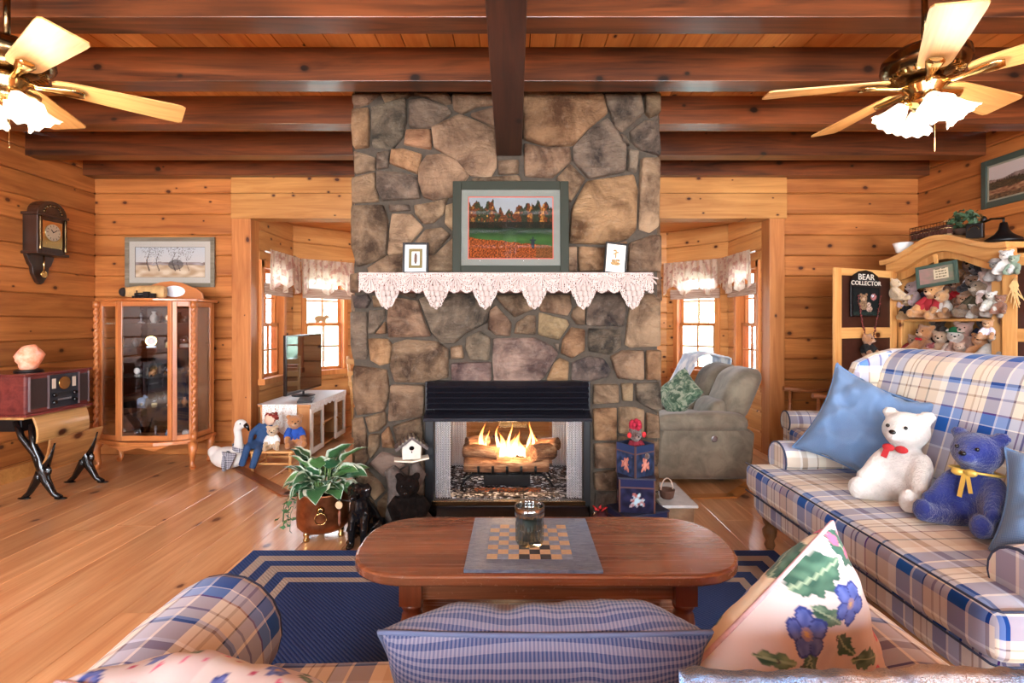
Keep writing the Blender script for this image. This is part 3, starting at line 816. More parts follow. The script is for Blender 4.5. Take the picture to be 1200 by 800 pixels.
# raised motifs: fans and pine cones
LT1 = plain('lace_thread', (192, 174, 166), .9)
for i in range(14):
    mb = MB()
    x = lx0+.07+i*(lx1-lx0-.1)/13
    for k in range(7):
        a = -PI*(k+.5)/7; mb.tube([(x, MY0-.014, MZ-.02), (x+.055*math.cos(a), MY0-.017, MZ-.02+.07*math.sin(a)), (x+.062*math.cos(a), MY0-.016, MZ-.02+.085*math.sin(a))], [.003, .006, .002], 4)
    mb.build('fan_motif', LT1, lace)
LT2 = plain('lace_thread_2', (180, 162, 154), .95, bump=.6, nscale=300)
for i in range(6):
    x = lx0+(i+.577)/6.0*(lx1-lx0); mb = MB()
    for r_ in range(4):
        for c in range(3-(r_ > 1)-(r_ > 2)):
            n_ = 3-(r_ > 1)-(r_ > 2); mb.ell((x+(c-(n_-1)/2)*.03+(.008 if r_ % 2 else 0), MY0-.02, MZ-.095-r_*.032), (.017, .006, .02), None, 8, 5)
    mb.build('cone_motif', LT2, lace)

# ---------------- pictures (each a real flat print in its frame) ----------------
def hsh(x, y, s=0):
    return MN.noise(Vector((x, y, s)))
def mixc(a, b, t):
    t = max(0, min(1, t)); return tuple(a[i]+(b[i]-a[i])*t for i in range(3))
PRINT = vcol('printed_picture', .85, .08)
def framed(name, label, cat, loc, rot, w, h, fw, fmat, mats, fn, nx=110, group=None, gl=True, th=.022, inner=None):
    """frame in the local XZ plane, facing -y, bottom centre at the origin; mats = list of (width, colour)"""
    r = empty(name, loc, 0, label, cat, group, rot=rot)
    for x0 in (-w/2, w/2-fw):
        MB().b2((x0, 0, 0), (x0+fw, th, h)).build('frame_side', fmat, r, bevel=.004)
    for z0 in (0, h-fw):
        MB().b2((-w/2+fw, 0, z0), (w/2-fw, th, z0+fw)).build('frame_rail', fmat, r, bevel=.004)
    MB().b2((-w/2+.004, th-.004, .004), (w/2-.004, th, h-.004)).build('backing', fmat, r)
    a = fw; y = .010
    for mw, mc in mats:
        b = MB()
        for q in ((-w/2+a, w/2-a, a, a+mw), (-w/2+a, w/2-a, h-a-mw, h-a), (-w/2+a, -w/2+a+mw, a+mw, h-a-mw), (w/2-a-mw, w/2-a, a+mw, h-a-mw)): b.b2((q[0], y, q[2]), (q[1], y+.003, q[3]))
        b.build('mount', plain('mount_card', mc, .8), r); a += mw; y += .002
    pw, ph = w-2*a, h-2*a; ny = max(2, int(nx*ph/pw))
    grid_uv(nx, ny, lambda u, v: (-pw/2+pw*u, y+.001, a+ph*v), None, 'picture', PRINT, r, colfn=fn)
    if gl: MB().b2((-w/2+fw, .005, fw), (w/2-fw, .007, h-fw)).build('glazing', M['picglass'], r)
    return r
M['picglass'] = glass('picture_glass', (255, 255, 255), .10, .004)
def autumn(u, v):
    sky = mixc((180, 168, 156), (150, 156, 160), v)
    n = hsh(u*9, v*7, 1); c = sky
    tops = .84+.22*hsh(u*14, 2.3, 4)+.05*hsh(u*50, 1.3, 4)+(.06 if u < .3 or u > .75 else -.02)
    if v < tops:
        k = hsh(u*12, .5, 7)+.5*hsh(u*30, v*18, 2)
        trees = [(190, 96, 40), (214, 140, 60), (120, 60, 30), (60, 66, 40), (230, 160, 74), (150, 70, 34)][int((k+1.2)*2.6) % 6]
        if u > .5 and k > -.1: trees = (52, 60, 42)
        c = mixc(trees, (30, 26, 20), .35+.6*hsh(u*60, v*40, 3))
        if v < .60: c = mixc(c, (26, 28, 22), .75)
    if v < .50:
        c = mixc((60, 92, 44), (28, 44, 26), max(0, (v-.3)/.16)+.3*n)
    if v < .20+.14*(1-u)+.03*n:
        c = mixc((170, 84, 36), (84, 40, 20), .5+1.3*hsh(u*60, v*50, 5))
        if u > .8: c = mixc(c, (90, 70, 40), .5)
    c = tuple(x*.80 for x in c)
    if ((u-.765)/.022)**2+((v-.24)/.085)**2 < 1 or ((u-.765)/.012)**2+((v-.335)/.022)**2 < 1 or (abs(v-.3) < .012 and abs(u-.765) < .04): c = (30, 34, 40)
    return c
M['greenframe'] = plain('dark_green_frame', (40, 42, 32), .6, spec=.2)
w = (666-531)/600*3.27; h = (318-209)/600*3.27
framed('landscape_painting', 'framed autumn landscape with a red inner mount standing on the mantel', 'painting', ((598.5-600)/600*3.27, 3.215, MZ), (-.05, 0, 0), w, h, .055, M['greenframe'], [(.042, (104, 106, 98)), (.006, (170, 80, 62))], autumn, 170)
def leafprint(u, v):
    d = ((u-.5)/.13)**2+((v-.5)/.30)**2
    if abs(u-.5) < .27 and abs(v-.5) < .34:
        if d < 1: return mixc((70, 60, 60), (120, 90, 70), .5+hsh(u*20, v*20))
        return (232, 228, 220)
    return (112, 100, 66)
def herb(u, v):
    for (a, b, ra, rb) in ((.5, .32, .26, .07), (.4, .42, .12, .05), (.62, .44, .12, .05), (.5, .62, .04, .14), (.45, .78, .1, .04), (.56, .72, .09, .03), (.42, .66, .07, .03)):
        if ((u-a)/ra)**2+((v-b)/rb)**2 < 1: return mixc((176, 138, 84), (120, 92, 60), .5+hsh(u*16, v*16))
    return (226, 216, 204)
M['blackframe'] = plain('black_frame', (20, 18, 18), .35)
framed('small_frame', 'small black frame with olive leaf print at the left end of the mantel', 'picture frame', ((488-600)/600*3.24, 3.19, MZ), (-.1, 0, 0), .162, .20, .014, M['blackframe'], [(.024, (214, 210, 204))], leafprint, 30)
framed('small_frame', 'small tilted black frame with dried flowers at the right of the mantel', 'picture frame', ((719-600)/600*3.24, 3.19, MZ), (-.1, .10, .1), .145, .20, .011, M['blackframe'], [], herb, 40)
def winter(u, v):
    c = mixc((196, 182, 170), (176, 180, 184), v)
    n = hsh(u*8, v*8, 2)
    if v < .42: c = mixc((206, 186, 160), (170, 140, 110), .5+n)
    if abs(v-.45-.03*hsh(u*10, 1, 1)) < .05: c = mixc((110, 90, 80), (160, 150, 150), .5+n)
    for tx, tw in ((.18, .012), (.32, .009), (.55, .010), (.62, .006), (.75, .005)):
        if .2 < v < .95 and abs(u-tx-.02*math.sin(v*9)) < tw*(1.1-v): c = (74, 60, 56)
        if v > .5 and abs(u-tx) < (v-.45)*.22 and hsh(u*70, v*30, 9) > .22: c = mixc(c, (90, 76, 72), .7)
    if (u-.58)**2/.012+(v-.42)**2/.03 < 1: c = mixc(c, (70, 66, 66), .6)
    return c
M['greywood'] = wood('weathered_frame', (150, 138, 118), (96, 84, 66), 'X', 'Z', 0, .6, .3, .1)
framed('snow_scene_picture', 'wide weathered wood framed winter tree print above the curio cabinet', 'picture', (at(198, 338, 5.02).x, 5.025, at(198, 336, 5.0).z), (0, 0, 0), .88, .49, .04, M['greywood'], [(.055, (176, 168, 156)), (.003, (90, 80, 70))], winter, 120)
def mountain(u, v):
    c = mixc((190, 180, 176), (210, 196, 190), v)
    if v < .62+.25*hsh(u*3, 1, 1): c = mixc((150, 128, 118), (110, 92, 88), .5+hsh(u*12, v*12))
    if v < .52+.12*abs(hsh(u*26, 3, 2)): c = mixc((44, 42, 34), (74, 64, 44), .5+hsh(u*20, v*30))
    if v < .30+.06*hsh(u*7, 1, 1): c = mixc((170, 130, 96), (100, 60, 44), .5+hsh(u*14, v*20, 3))
    if v < .14: c = mixc((60, 50, 40), (120, 90, 60), .5+hsh(u*20, v*20, 6))
    return c
framed('mountain_picture', 'green framed mountain landscape hung high on the right wall', 'picture', (XR-.03, 4.03, 2.27), (0, 0, -PI/2), .66, .40, .05, plain('teal_frame', (60, 74, 66), .4), [(.014, (150, 150, 130))], mountain, 100)

# ---------------- ceiling fans ----------------
M['blade'] = wood('oak_blade', (232, 180, 112), (196, 138, 76), 'X', 'Y', 0, .45, .4, .08, scale=2)
g = G('frosted_shade'); g.set(col=(250, 244, 232), rough=.4, emi=(255, 236, 208), es=1.1); M['shade'] = g.m
M['bulb'] = plain('lit_bulb', (255, 240, 215), .5, emit=12)
def fan(loc, a0, label, E):
    r = empty('ceiling_fan', loc, 0, label, 'ceiling fan', 'ceiling fans')
    hz = ZC-loc[2]
    MB().lathe([(.075, hz), (.075, hz-.02), (.05, hz-.06), (.016, hz-.07)], n=20).build('canopy', M['darkbrass'], r)
    MB().tube([(0, 0, hz-.06), (0, 0, .16)], .013, 10).build('downrod', M['darkbrass'], r)
    MB().lathe([(.02, .20), (.05, .19), (.07, .165), (.14, .155), (.165, .13), (.17, .09), (.15, .06), (.09, .04), (.05, .03)], n=32).build('motor_housing', M['darkbrass'], r)
    mb = MB()
    for k in range(30):
        a = 2*PI*k/30; mb.box((.118*math.cos(a), .118*math.sin(a), .049), (.05, .006, .012), (0, .25, a))
    mb.build('vent_ring', M['brass'], r)
    MB().lathe([(.05, .03), (.075, .02), (.08, -.005), (.06, -.03), (.065, -.06), (.07, -.075), (.045, -.10), (.02, -.115), (.008, -.13)], n=24).build('switch_housing', M['brass'], r)
    for k in range(5):
        a = a0+k*2*PI/5
        bl = empty('blade_assembly', (0, 0, 0), a); bl.parent = r
        mb = MB(); L0, L1 = .15, .665; out = []
        for t in (0, .03, .1, .3, .6, .9, .97, 1):
            w = .056+.026*min(1, t/.9); w *= {0: .55, .03: .85, .97: .99, 1: .86}.get(t, 1); out.append((L0+(L1-L0)*t, w))
        poly = [(x, w) for x, w in out]+[(x, -w) for x, w in reversed(out)]
        mb.prism(poly, .007, (0, 0, .02), 'XY'); mb.xf(Matrix.Rotation(-.20, 4, 'X'))
        mb.build('blade', M['blade'], bl)
        mb = MB(); mb.loft([[Vector((x, y*w, z+(-.009 if (y*y < .5) else 0))) for y in (-1, -.5, .5, 1)]+[Vector((x, y*w, z+.006)) for y in (1, -1)] for x, w, z in ((.05, .018, .015), (.10, .013, -.005), (.15, .016, .002), (.20, .028, .004), (.24, .034, .006), (.265, .02, .008))])
        mb.xf(Matrix.Rotation(-.20, 4, 'X')); mb.build('blade_iron', M['brass'], bl)
    for k in range(4):
        a = math.radians(-112)+k*PI/2
        ux, uy = math.cos(a), math.sin(a)
        MB().tube([(ux*.04, uy*.04, -.06), (ux*.06, uy*.06, -.055), (ux*.075, uy*.075, -.072)], .009, 8).build('lamp_arm', M['brass'], r)
        sh = MB(); rings = []; n = 40
        for t, rad in ((0, .022), (.012, .026), (.035, .036), (.06, .044), (.085, .054), (.10, .065), (.108, .072)):
            rings.append([Vector(((rad+(.004*math.cos(j/n*2*PI*10) if t > .08 else 0))*math.cos(2*PI*j/n), rad*math.sin(2*PI*j/n)+0, -t-(.005*math.cos(j/n*2*PI*10) if t > .095 else 0))) for j in range(n)])
        sh.loft(rings, False)
        tilt = Euler((0, -.72, a)).to_matrix()
        o = sh.build('lamp_shade', M['shade'], r, loc=(ux*.075, uy*.075, -.07), rot=(0, -.66, a))
        MB().ell((0, 0, -.06), (.022, .022, .032)).build('bulb', M['bulb'], o)
        MB().lathe([(.022, .012), (.027, 0), (.027, -.012)], n=16).build('socket', M['brass'], o)
    MB().tube([(.03, -.02, -.08), (.03, -.02, -.30)], .0012, 4).build('pull_chain', M['brass'], r)
    d = bpy.data.lights.new('fan_light', 'POINT'); d.energy = E; d.color = (1, .87, .72); d.shadow_soft_size = .07
    o = bpy.data.objects.new('fan_light', d); COL.objects.link(o); o.location = (loc[0], loc[1], loc[2]-.30)
fan((1.87, 2.32, 2.38), math.radians(167), 'brass five-blade ceiling fan hanging on the right side of the room', 21)
fan((-2.236, 2.266, 2.38), math.radians(40), 'brass five-blade ceiling fan hanging on the left side of the room', 21)

# ---------------- soft things ----------------
M['plaid'] = plaid('plaid_upholstery', .64)
M['plaid2'] = plaid('plaid_upholstery_front', .54)
M['bluecheck'] = gingham('blue_check', (52, 62, 96), (122, 116, 130), .0068)
M['bluestripe'] = gingham('blue_pillow_weave', (84, 112, 150), (114, 136, 166), .004)
M['piping'] = plain('dark_piping', (46, 56, 82), .8)
def pillow(name, w, h, t, mat, parent=None, colfn=None, n=36, seed=1, ears=.06, wr=.010, piping=None, nm='cover'):
    me = bpy.data.meshes.new(nm); vs = []; fs = []; U = []; cols = []
    for side in (-1, 1):
        o = len(vs)
        for j in range(n+1):
            for i in range(n+1):
                a, b = i/n*2-1, j/n*2-1
                e = (1-a**4)**.6*(1-b**4)**.6 if abs(a) < 1 and abs(b) < 1 else 0
                pinch = 1-ears*(1-abs(a)**2)*(abs(b)**3); pinch2 = 1-ears*(1-abs(b)**2)*(abs(a)**3)
                x = a*w/2*pinch2; z = b*h/2*pinch
                wn = MN.noise(Vector((a*2.2+seed, b*2.2, side*3+seed)))*wr*2+MN.noise(Vector((a*6+seed, b*5, side*7)))*wr*.8
                vs.append((x, side*(t/2*e+wn*min(1, e*1.5)), z+wn*.5)); U.append((x, z+side*.003)); cols.append((i/n, j/n, side))
        for j in range(n):
            for i in range(n):
                q = o+j*(n+1)+i; f = (q, q+1, q+n+2, q+n+1); fs.append(f if side < 0 else f[::-1])
    me.from_pydata(vs, [], fs); uv = me.uv_layers.new(name='UVMap')
    for l in me.loops: uv.data[l.index].uv = U[l.vertex_index]
    me.polygons.foreach_set('use_smooth', [True]*len(fs)); me.materials.append(mat)
    if colfn:
        ca = me.color_attributes.new('Col', 'FLOAT_COLOR', 'POINT'); buf = []
        for c in cols: buf += [*lin(colfn(*c)), 1]
        ca.data.foreach_set('color', buf)
    bm = bmesh.new(); bm.from_mesh(me); bmesh.ops.remove_doubles(bm, verts=bm.verts[:], dist=.0004); bm.to_mesh(me); bm.free()
    r = empty(name); mobj(nm, me, r)
    if piping:
        pts = []
        for k in range(4*n):
            s, t_ = divmod(k, n); q = t_/n*2-1; a, b = ((q, -1), (1, q), (-q, 1), (-1, -q))[s]
            pts.append((a*w/2*(1-ears*(1-abs(b)**2)*(abs(a)**3)), 0, b*h/2*(1-ears*(1-abs(a)**2)*(abs(b)**3))))
        pts.append(pts[0]); MB().tube(pts, .0045, 5, False).build('piping', piping, r)
    return r
def pose(o, loc, yaw, lean, roll):
    o.location = loc; r = math.radians
    o.rotation_euler = (Matrix.Rotation(r(yaw), 3, 'Z') @ Matrix.Rotation(r(lean), 3, 'X') @ Matrix.Rotation(r(roll), 3, 'Y')).to_euler()
def roll_arm(x0, w, ztop, y0, y1, side, mat, parent, zb=.12, pipe=True):
    """rolled sofa arm; inner face at x0, width w outwards (side = +-1), front at y0"""
    r = w*.53; cx = x0+side*w*.5; cz = ztop-r; prof = []
    prof.append((x0+side*.03, zb)); prof.append((x0+side*.03, cz-r*.7))
    for k in range(15):
        a = math.radians(222-k*264/14); prof.append((cx+side*math.cos(a)*r, cz+math.sin(a)*r))
    prof.append((x0+side*(w-.05), cz-r*.75)); prof.append((x0+side*(w-.05), zb))
    arc = [0]
    for a, b in zip(prof, prof[1:]): arc.append(arc[-1]+math.hypot(a[0]-b[0], a[1]-b[1]))
    n = len(prof)-1; ny = 14; me = bpy.data.meshes.new('arm'); vs = []; fs = []; U = []
    ys = [(y0+.0, .90), (y0+.012, .97), (y0+.035, 1)]+[(y0+.035+(y1-y0-.035)*k/ny, 1) for k in range(1, ny+1)]
    for yy, sc in ys:
        for i, p in enumerate(prof):
            w_ = MN.noise(Vector((p[0]*6, yy*6, p[1]*6)))*.006
            vs.append((cx+(p[0]-cx)*sc, yy, cz+(p[1]-cz)*(sc if p[1] > zb+.01 else 1)+w_*(sc == 1))); U.append((arc[i], yy))
    m = len(prof)
    for k in range(len(ys)-1):
        for i in range(m-1): fs.append((k*m+i, k*m+i+1, (k+1)*m+i+1, (k+1)*m+i))
    fs.append(tuple(range(m))); fs.append(tuple((len(ys)-1)*m+i for i in reversed(range(m))))
    me.from_pydata(vs, [], fs); uv = me.uv_layers.new(name='UVMap')
    for p in me.polygons:
        for li in p.loop_indices:
            vi = me.loops[li].vertex_index; uv.data[li].uv = U[vi] if len(p.vertices) < 6 else (vs[vi][0], vs[vi][2])
    me.polygons.foreach_set('use_smooth', [len(f) < 6 for f in fs]); me.materials.append(mat)
    bm = bmesh.new(); bm.from_mesh(me); bmesh.ops.recalc_face_normals(bm, faces=bm.faces[:]); bm.to_mesh(me); bm.free()
    o = mobj('arm', me, parent)
    if pipe: MB().tube([(cx+(p[0]-cx)*.93, y0+.004, cz+(p[1]-cz)*.93) for p in prof[1:-1]], .006, 6).build('piping', M['piping'], o)
    return o
def cushion(name, c, d, r, mat, parent, k=3, puff=.015, seed=0, shear=None):
    def fn(q, p):
        e = max(0, 1-p.x**2)*max(0, 1-p.y**2)
        q = q+Vector((0, 0, (puff*e)*(1 if p.z > 0 else -1)))
        q += Vector((0, 0, 1))*MN.noise(Vector((q.x*4+seed, q.y*4, q.z*3)))*.008
        if shear: q.y += shear*q.z
        return q
    mb = MB().rbox((0, 0, 0), d, r, k, fn=fn)
    return mb.build(name, mat, parent, uvbox=True, loc=c)
M['turned'] = wood('turned_oak', (150, 116, 80), (106, 76, 48), 'Z', 'X', 0, .4, .4, .1)
LEG = [(.022, 0), (.030, .02), (.022, .045), (.036, .075), (.040, .105), (.024, .13), (.034, .145), (.040, .17), (.034, .195)]

# plaid sofa on the right, facing left
sofa = empty('sofa', (1.9, 2.27, 0), -PI/2, 'large blue and cream plaid wing sofa with two bears along the right wall', 'sofa')
SL = 1.62                                     # along local x (= -Y of the room); front is -y local = -X
cushion('seat_cushion', (0, -.115, .395), (SL-.02, .80, .17), .05, M['plaid'], sofa, 4, .02)
cushion('sofa_base', (0, -.10, .265), (SL-.06, .76, .16), .05, M['plaid2'], sofa, 3, .0)
MB().b2((-SL/2+.05, -.10, .17), (SL/2-.05, .5, .36)).build('frame', M['plaid'], sofa, True)
o = cushion('backrest', (0, .26, .76), (SL-.04, .24, .80), .10, M['plaid'], sofa, 4, 0, 3, shear=.30)
for sx_ in (-1, 1):
    roll_arm(sx_*(SL/2-.20), .20, .625, -.36, .38, sx_, M['plaid'], sofa, .18)
    # wing
    pl = [(.06, .50), (.02, .72), (.04, .95), (.10, 1.08), (.20, 1.13), (.32, 1.16), (.46, 1.16), (.46, .5)]
    rings = []
    for t, sc in ((0, .9), (.015, 1), (.075, 1), (.09, .9)):
        rings.append([Vector((sx_*(SL/2-.14+t), .25+(a-.25)*sc, .85+(b-.85)*sc)) for a, b in pl])
    MB().loft(rings).build('wing', M['plaid'], sofa, True, .012)
    for y in (-.40, .42): MB().lathe([(r_, z) for r_, z in LEG], (sx_*(SL/2-.10), y, 0), 16).build('leg', M['turned'], sofa)
# piping along the seat cushion edges
for z in (.478, .318):
    MB().tube([(-SL/2+.03, -.508, z), (SL/2-.03, -.508, z), (SL/2-.012, -.49, z), (SL/2-.012, .1, z)], .004, 5).build('piping', M['piping'], sofa)

# plaid loveseat in the foreground, its back to the camera
love = empty('loveseat', (.015, .9, 0), PI, 'plaid loveseat with rolled arms in the foreground seen over its back', 'sofa')
cushion('seat_cushion', (0, -.09, .365), (1.34, .70, .16), .05, M['plaid2'], love, 4, .02, 5)
cushion('sofa_base', (0, -.08, .22), (1.38, .76, .16), .04, M['plaid2'], love, 3, 0)
MB().b2((-.80, -.35, .12), (.80, .36, .28)).build('frame', M['plaid2'], love, True)
cushion('backrest', (0, .42, .53), (1.86, .22, .68), .09, M['plaid2'], love, 4, 0, 8, shear=.12)
for sx_ in (-1, 1):
    roll_arm(sx_*.66, .305, .615, -.535, .40, sx_, M['plaid2'], love, .12)
    for y in (-.38, .4): MB().lathe([(r_*.8, z*.62) for r_, z in LEG], (sx_*.75, y, 0), 14).build('leg', M['turned'], love)
# fuzzy throw over the back
g = G('fleece_throw'); n = g.noise(g.objc(), 60, 4, .8); n2 = g.noise(g.objc(), 9, 2)
g.set(col=g.mix(g.ramp(n2, [(.45, (0, 0, 0)), (.6, (255, 255, 255))]), C4((120, 160, 215)), C4((216, 206, 204))), rough=1, sheen=.5); g.bump(n, 1, .02)
def throw(u, v):
    x = .20+1.0*u; s = v*.8
    zt = .893; yb = .60
    if s < .25: p = (yb+.012, zt-.25+s)
    elif s < .48: p = (yb-(s-.25), zt+.004*math.sin((s-.25)*14))
    else: p = (yb-.24, zt-(s-.48))
    f = MN.noise(Vector((x*14, s*14, 0)))*.008+MN.noise(Vector((x*50, s*50, 3)))*.004
    return (x, p[0]+(f if s < .25 else 0), p[1]+f)
o = grid_uv(150, 90, throw, lambda u, v: (u, v*.7), 'throw_blanket', g.m, solid=.006)
tag(o, 'fuzzy blue and cream throw over the loveseat back, lower right edge', 'blanket')

# floral cloth, painted by a function
FL = [(.15, .50, .105, 0), (.20, .76, .10, .5), (.62, .55, .09, .3), (.8, .2, .08, .9)]
def floral(u, v, side):
    c = mixc((214, 208, 204), (204, 188, 186), .5+1.2*hsh(u*2.5, v*2.5, side))
    if side > 0: c = mixc(c, (214, 196, 156), .7)
    def near(x, y, r): return (u-x)**2+(v-y)**2 < r*r
    # leaves
    for (x, y, a, L, w, cl) in ((.04, .72, 1.4, .16, .06, (84, 120, 98)), (.08, .94, .2, .11, .055, (60, 100, 84)), (.16, .63, .5, .09, .035, (110, 136, 112)), (.30, .42, -.3, .15, .05, (84, 116, 100)), (.27, .34, -1.2, .12, .045, (70, 104, 92)), (.36, .66, .3, .10, .04, (60, 96, 84)), (.55, .75, .8, .13, .05, (96, 128, 110)),  (.12, .30, .8, .09, .03, (128, 150, 116)), (.30, .10, .2, .14, .035, (74, 110, 84)), (.85, .70, 1.4, .12, .04, (110, 140, 112))):
        dx, dy = u-x, v-y; p = dx*math.cos(a)+dy*math.sin(a); q = -dx*math.sin(a)+dy*math.cos(a)
        if abs(p) < L and abs(q) < w*(1-(p/L)**2)*(1+.2*math.sin(p*90)):
            c = mixc(cl, (50, 84, 70), .5+1.5*hsh(p*20, q*40, 1)) if abs(q) > .004 else (150, 170, 140)
    for (x0, y0, x1, y1) in ((.15, .5, .3, .3), (.2, .76, .34, .5), (.12, .3, .2, .08), (.2, .3, .13, .1)):
        t = max(0, min(1, ((u-x0)*(x1-x0)+(v-y0)*(y1-y0))/((x1-x0)**2+(y1-y0)**2))); d = math.hypot(u-x0-t*(x1-x0), v-y0-t*(y1-y0)+.02*math.sin(t*6))
        if d < .006: c = (84, 84, 84)
    # pink sprays
    for k in range(34):
        x = .5+.5*math.sin(k*12.9); y = .5+.5*math.sin(k*7.3+1); 
        if (x > .45 or y > .88) and near(x, y, .022): c = (206, 96, 128) if k % 3 else (176, 52, 90)
    for (x, y, r, ph) in FL:
        d = math.hypot(u-x, v-y)
        if d < r*1.05:
            a = math.atan2(v-y, u-x)+ph; rr = r*(.72+.28*abs(math.cos(a*2.5)))
            if d < rr:
                c = mixc((66, 86, 158), (104, 120, 190), .5+hsh(u*30, v*30, 2)); 
                if abs(math.cos(a*2.5)) < .12 and d > r*.2: c = (48, 60, 124)
                if d > rr*.88: c = (50, 66, 136)
                if d < r*.26: c = (196, 160, 110) if d < r*.12 else (150, 130, 150)
    return c
M['floral'] = vcol('floral_cotton', .75, .2, bump=.2, bscale=30, sheen=.1)
M['floralpipe'] = plain('pink_piping', (214, 176, 176), .8, var=.3, nscale=30)

p = pillow('check_pillow', .55, .44, .21, M['bluecheck'], seed=4, wr=.007, piping=plain('check_piping', (84, 90, 116), .9), ears=.05); pose(p, (.055, .965, .615), 0, 33, 0)
tag(p, 'long blue checked pillow leaning on the loveseat back, front centre', 'pillow', 'loveseat pillows')
p = pillow('floral_pillow', .40, .40, .15, M['floral'], colfn=floral, n=130, seed=2, piping=M['floralpipe'], ears=.02, wr=.005); pose(p, (.555, 1.0, .645), 25, 5, 60)
tag(p, 'floral pillow with blue flowers standing against the loveseat right arm', 'pillow', 'loveseat pillows')
p = pillow('floral_pillow', .42, .42, .16, M['floral'], colfn=lambda u, v, s: floral((v*1.6+.2) % 1, (u*2.2) % 1, -1), n=90, seed=9, piping=M['floralpipe'], ears=.03, wr=.005); pose(p, (-.45, .86, .615), -8, 40, 4)
tag(p, 'floral pillow with pink and green sprays at the lower left of the loveseat', 'pillow', 'loveseat pillows')
p = pillow('blue_pillow', .52, .52, .25, M['bluestripe'], seed=12, piping=plain('blue_piping', (92, 120, 158), .9), ears=.15, wr=.026); pose(p, (1.87, 2.70, .75), -30, -14, 24)
tag(p, 'plump blue pillow leaning in the far corner of the plaid sofa', 'pillow', 'sofa pillows')
p = pillow('blue_pillow', .44, .40, .22, M['bluestripe'], seed=15, piping=plain('blue_piping_two', (92, 120, 158), .9), ears=.12, wr=.02); pose(p, (1.95, 1.74, .64), -40, -34, 8)
tag(p, 'blue pillow cut by the right edge of the picture, near end of the sofa', 'pillow', 'sofa pillows')

# ---------------- bears ----------------
def bear_mb(limb=1.0, sit=True, fluffy=1.0):
    b = MB()
    b.ell((0, .02, .30), (.20*fluffy, .17*fluffy, .27)); b.ell((0, -.03, .70), (.20, .18, .18))
    b.ell((0, -.19, .66), (.09, .08, .07))
    for s in (-1, 1):
        b.ell((s*.16, 0, .85), (.07, .04, .07))
        b.tube([(s*.12, -.02, .48), (s*.18, -.08, .38), (s*.20, -.18, .28), (s*.215, -.26, .22)], [.08, .085, .08, .065], 10); b.ell((s*.15, -.10, .28), (.10, .10, .12)); b.ell((s*.24, -.26, .22), .062)
        b.tube([(s*.10, -.02, .10), (s*.15, -.18, .09), (s*.21, -.36, .09)], [.11, .095, .085], 10); b.ell((s*.215, -.40, .12), (.085, .06, .11))
    return b
M['plush'] = plain('plush', (200, 160, 110), .95, objcol=True, var=.22, nscale=9, bump=1.0, bscale=38, sheen=.4)
M['plushmatte'] = M['plush']
M['eye'] = plain('bead_eye', (12, 10, 10), .1)
BEAR = baked(bear_mb(), .028, 5, M['plush'], 'body')
EYES = MB().ell((-.07, -.205, .74), .017, None, 8, 5).ell((.07, -.205, .74), .017, None, 8, 5).mesh('eyes', M['eye'])
EYE = MB().ell((0, 0, 0), .018, None, 8, 5).mesh('eye', M['eye'])
NOSE = MB().ell((0, -.272, .685), (.032, .016, .022), None, 8, 5).mesh('nose', M['eye'])
MUZ = MB().ell((0, -.20, .655), (.082, .072, .062), None, 10, 6).mesh('muzzle', M['plush'])
PADS = MB().ell((.22, -.462, .12), (.05, .012, .07), None, 8, 5).mesh('foot_pad', M['plush'])
M['cloth'] = plain('doll_cloth', (200, 60, 60), .9, objcol=True, var=.15, nscale=40, bump=.3)
SHIRT = MB().ell((0, .02, .33), (.215, .185, .23), None, 16, 10)
for s_ in (-1, 1): SHIRT.tube([(s_*.11, -.02, .50), (s_*.18, -.08, .38), (s_*.20, -.17, .29)], [.09, .10, .095], 10); SHIRT.ell((s_*.15, -.10, .29), (.11, .11, .12))
SHIRT = SHIRT.mesh('shirt', M['cloth'])
HAT = MB().lathe([(.25, .80), (.245, .815), (.17, .82), (.16, .92), (.10, .96), (.01, .965)], n=16).mesh('hat', M['cloth'])
BOW = MB().ell((-.05, -.21, .52), (.05, .02, .035)).ell((.05, -.21, .52), (.05, .02, .035)).ell((0, -.215, .52), .02).mesh('bow', M['cloth'])
def bear(name, loc, s, rz, col, label, group=None, shirt=None, hat=None, bow=None, muz=None, tilt=(0, 0), cat='teddy bear'):
    r = empty(name, loc, 0, label, cat, group, rot=(tilt[0], tilt[1], rz)); r.scale = (s, s, s)
    mobj('body', BEAR, r, col=col)
    for q in (-1, 1): mobj('eye', EYE, r, (q*.075, -.20, .735))
    mobj('nose', NOSE, r)
    mobj('muzzle', MUZ, r, col=muz or mixc(col, (255, 240, 220), .35))
    if shirt: mobj('shirt', SHIRT, r, col=shirt)
    if hat: mobj('hat', HAT, r, col=hat)
    if bow: mobj('bow', BOW, r, col=bow)
    return r

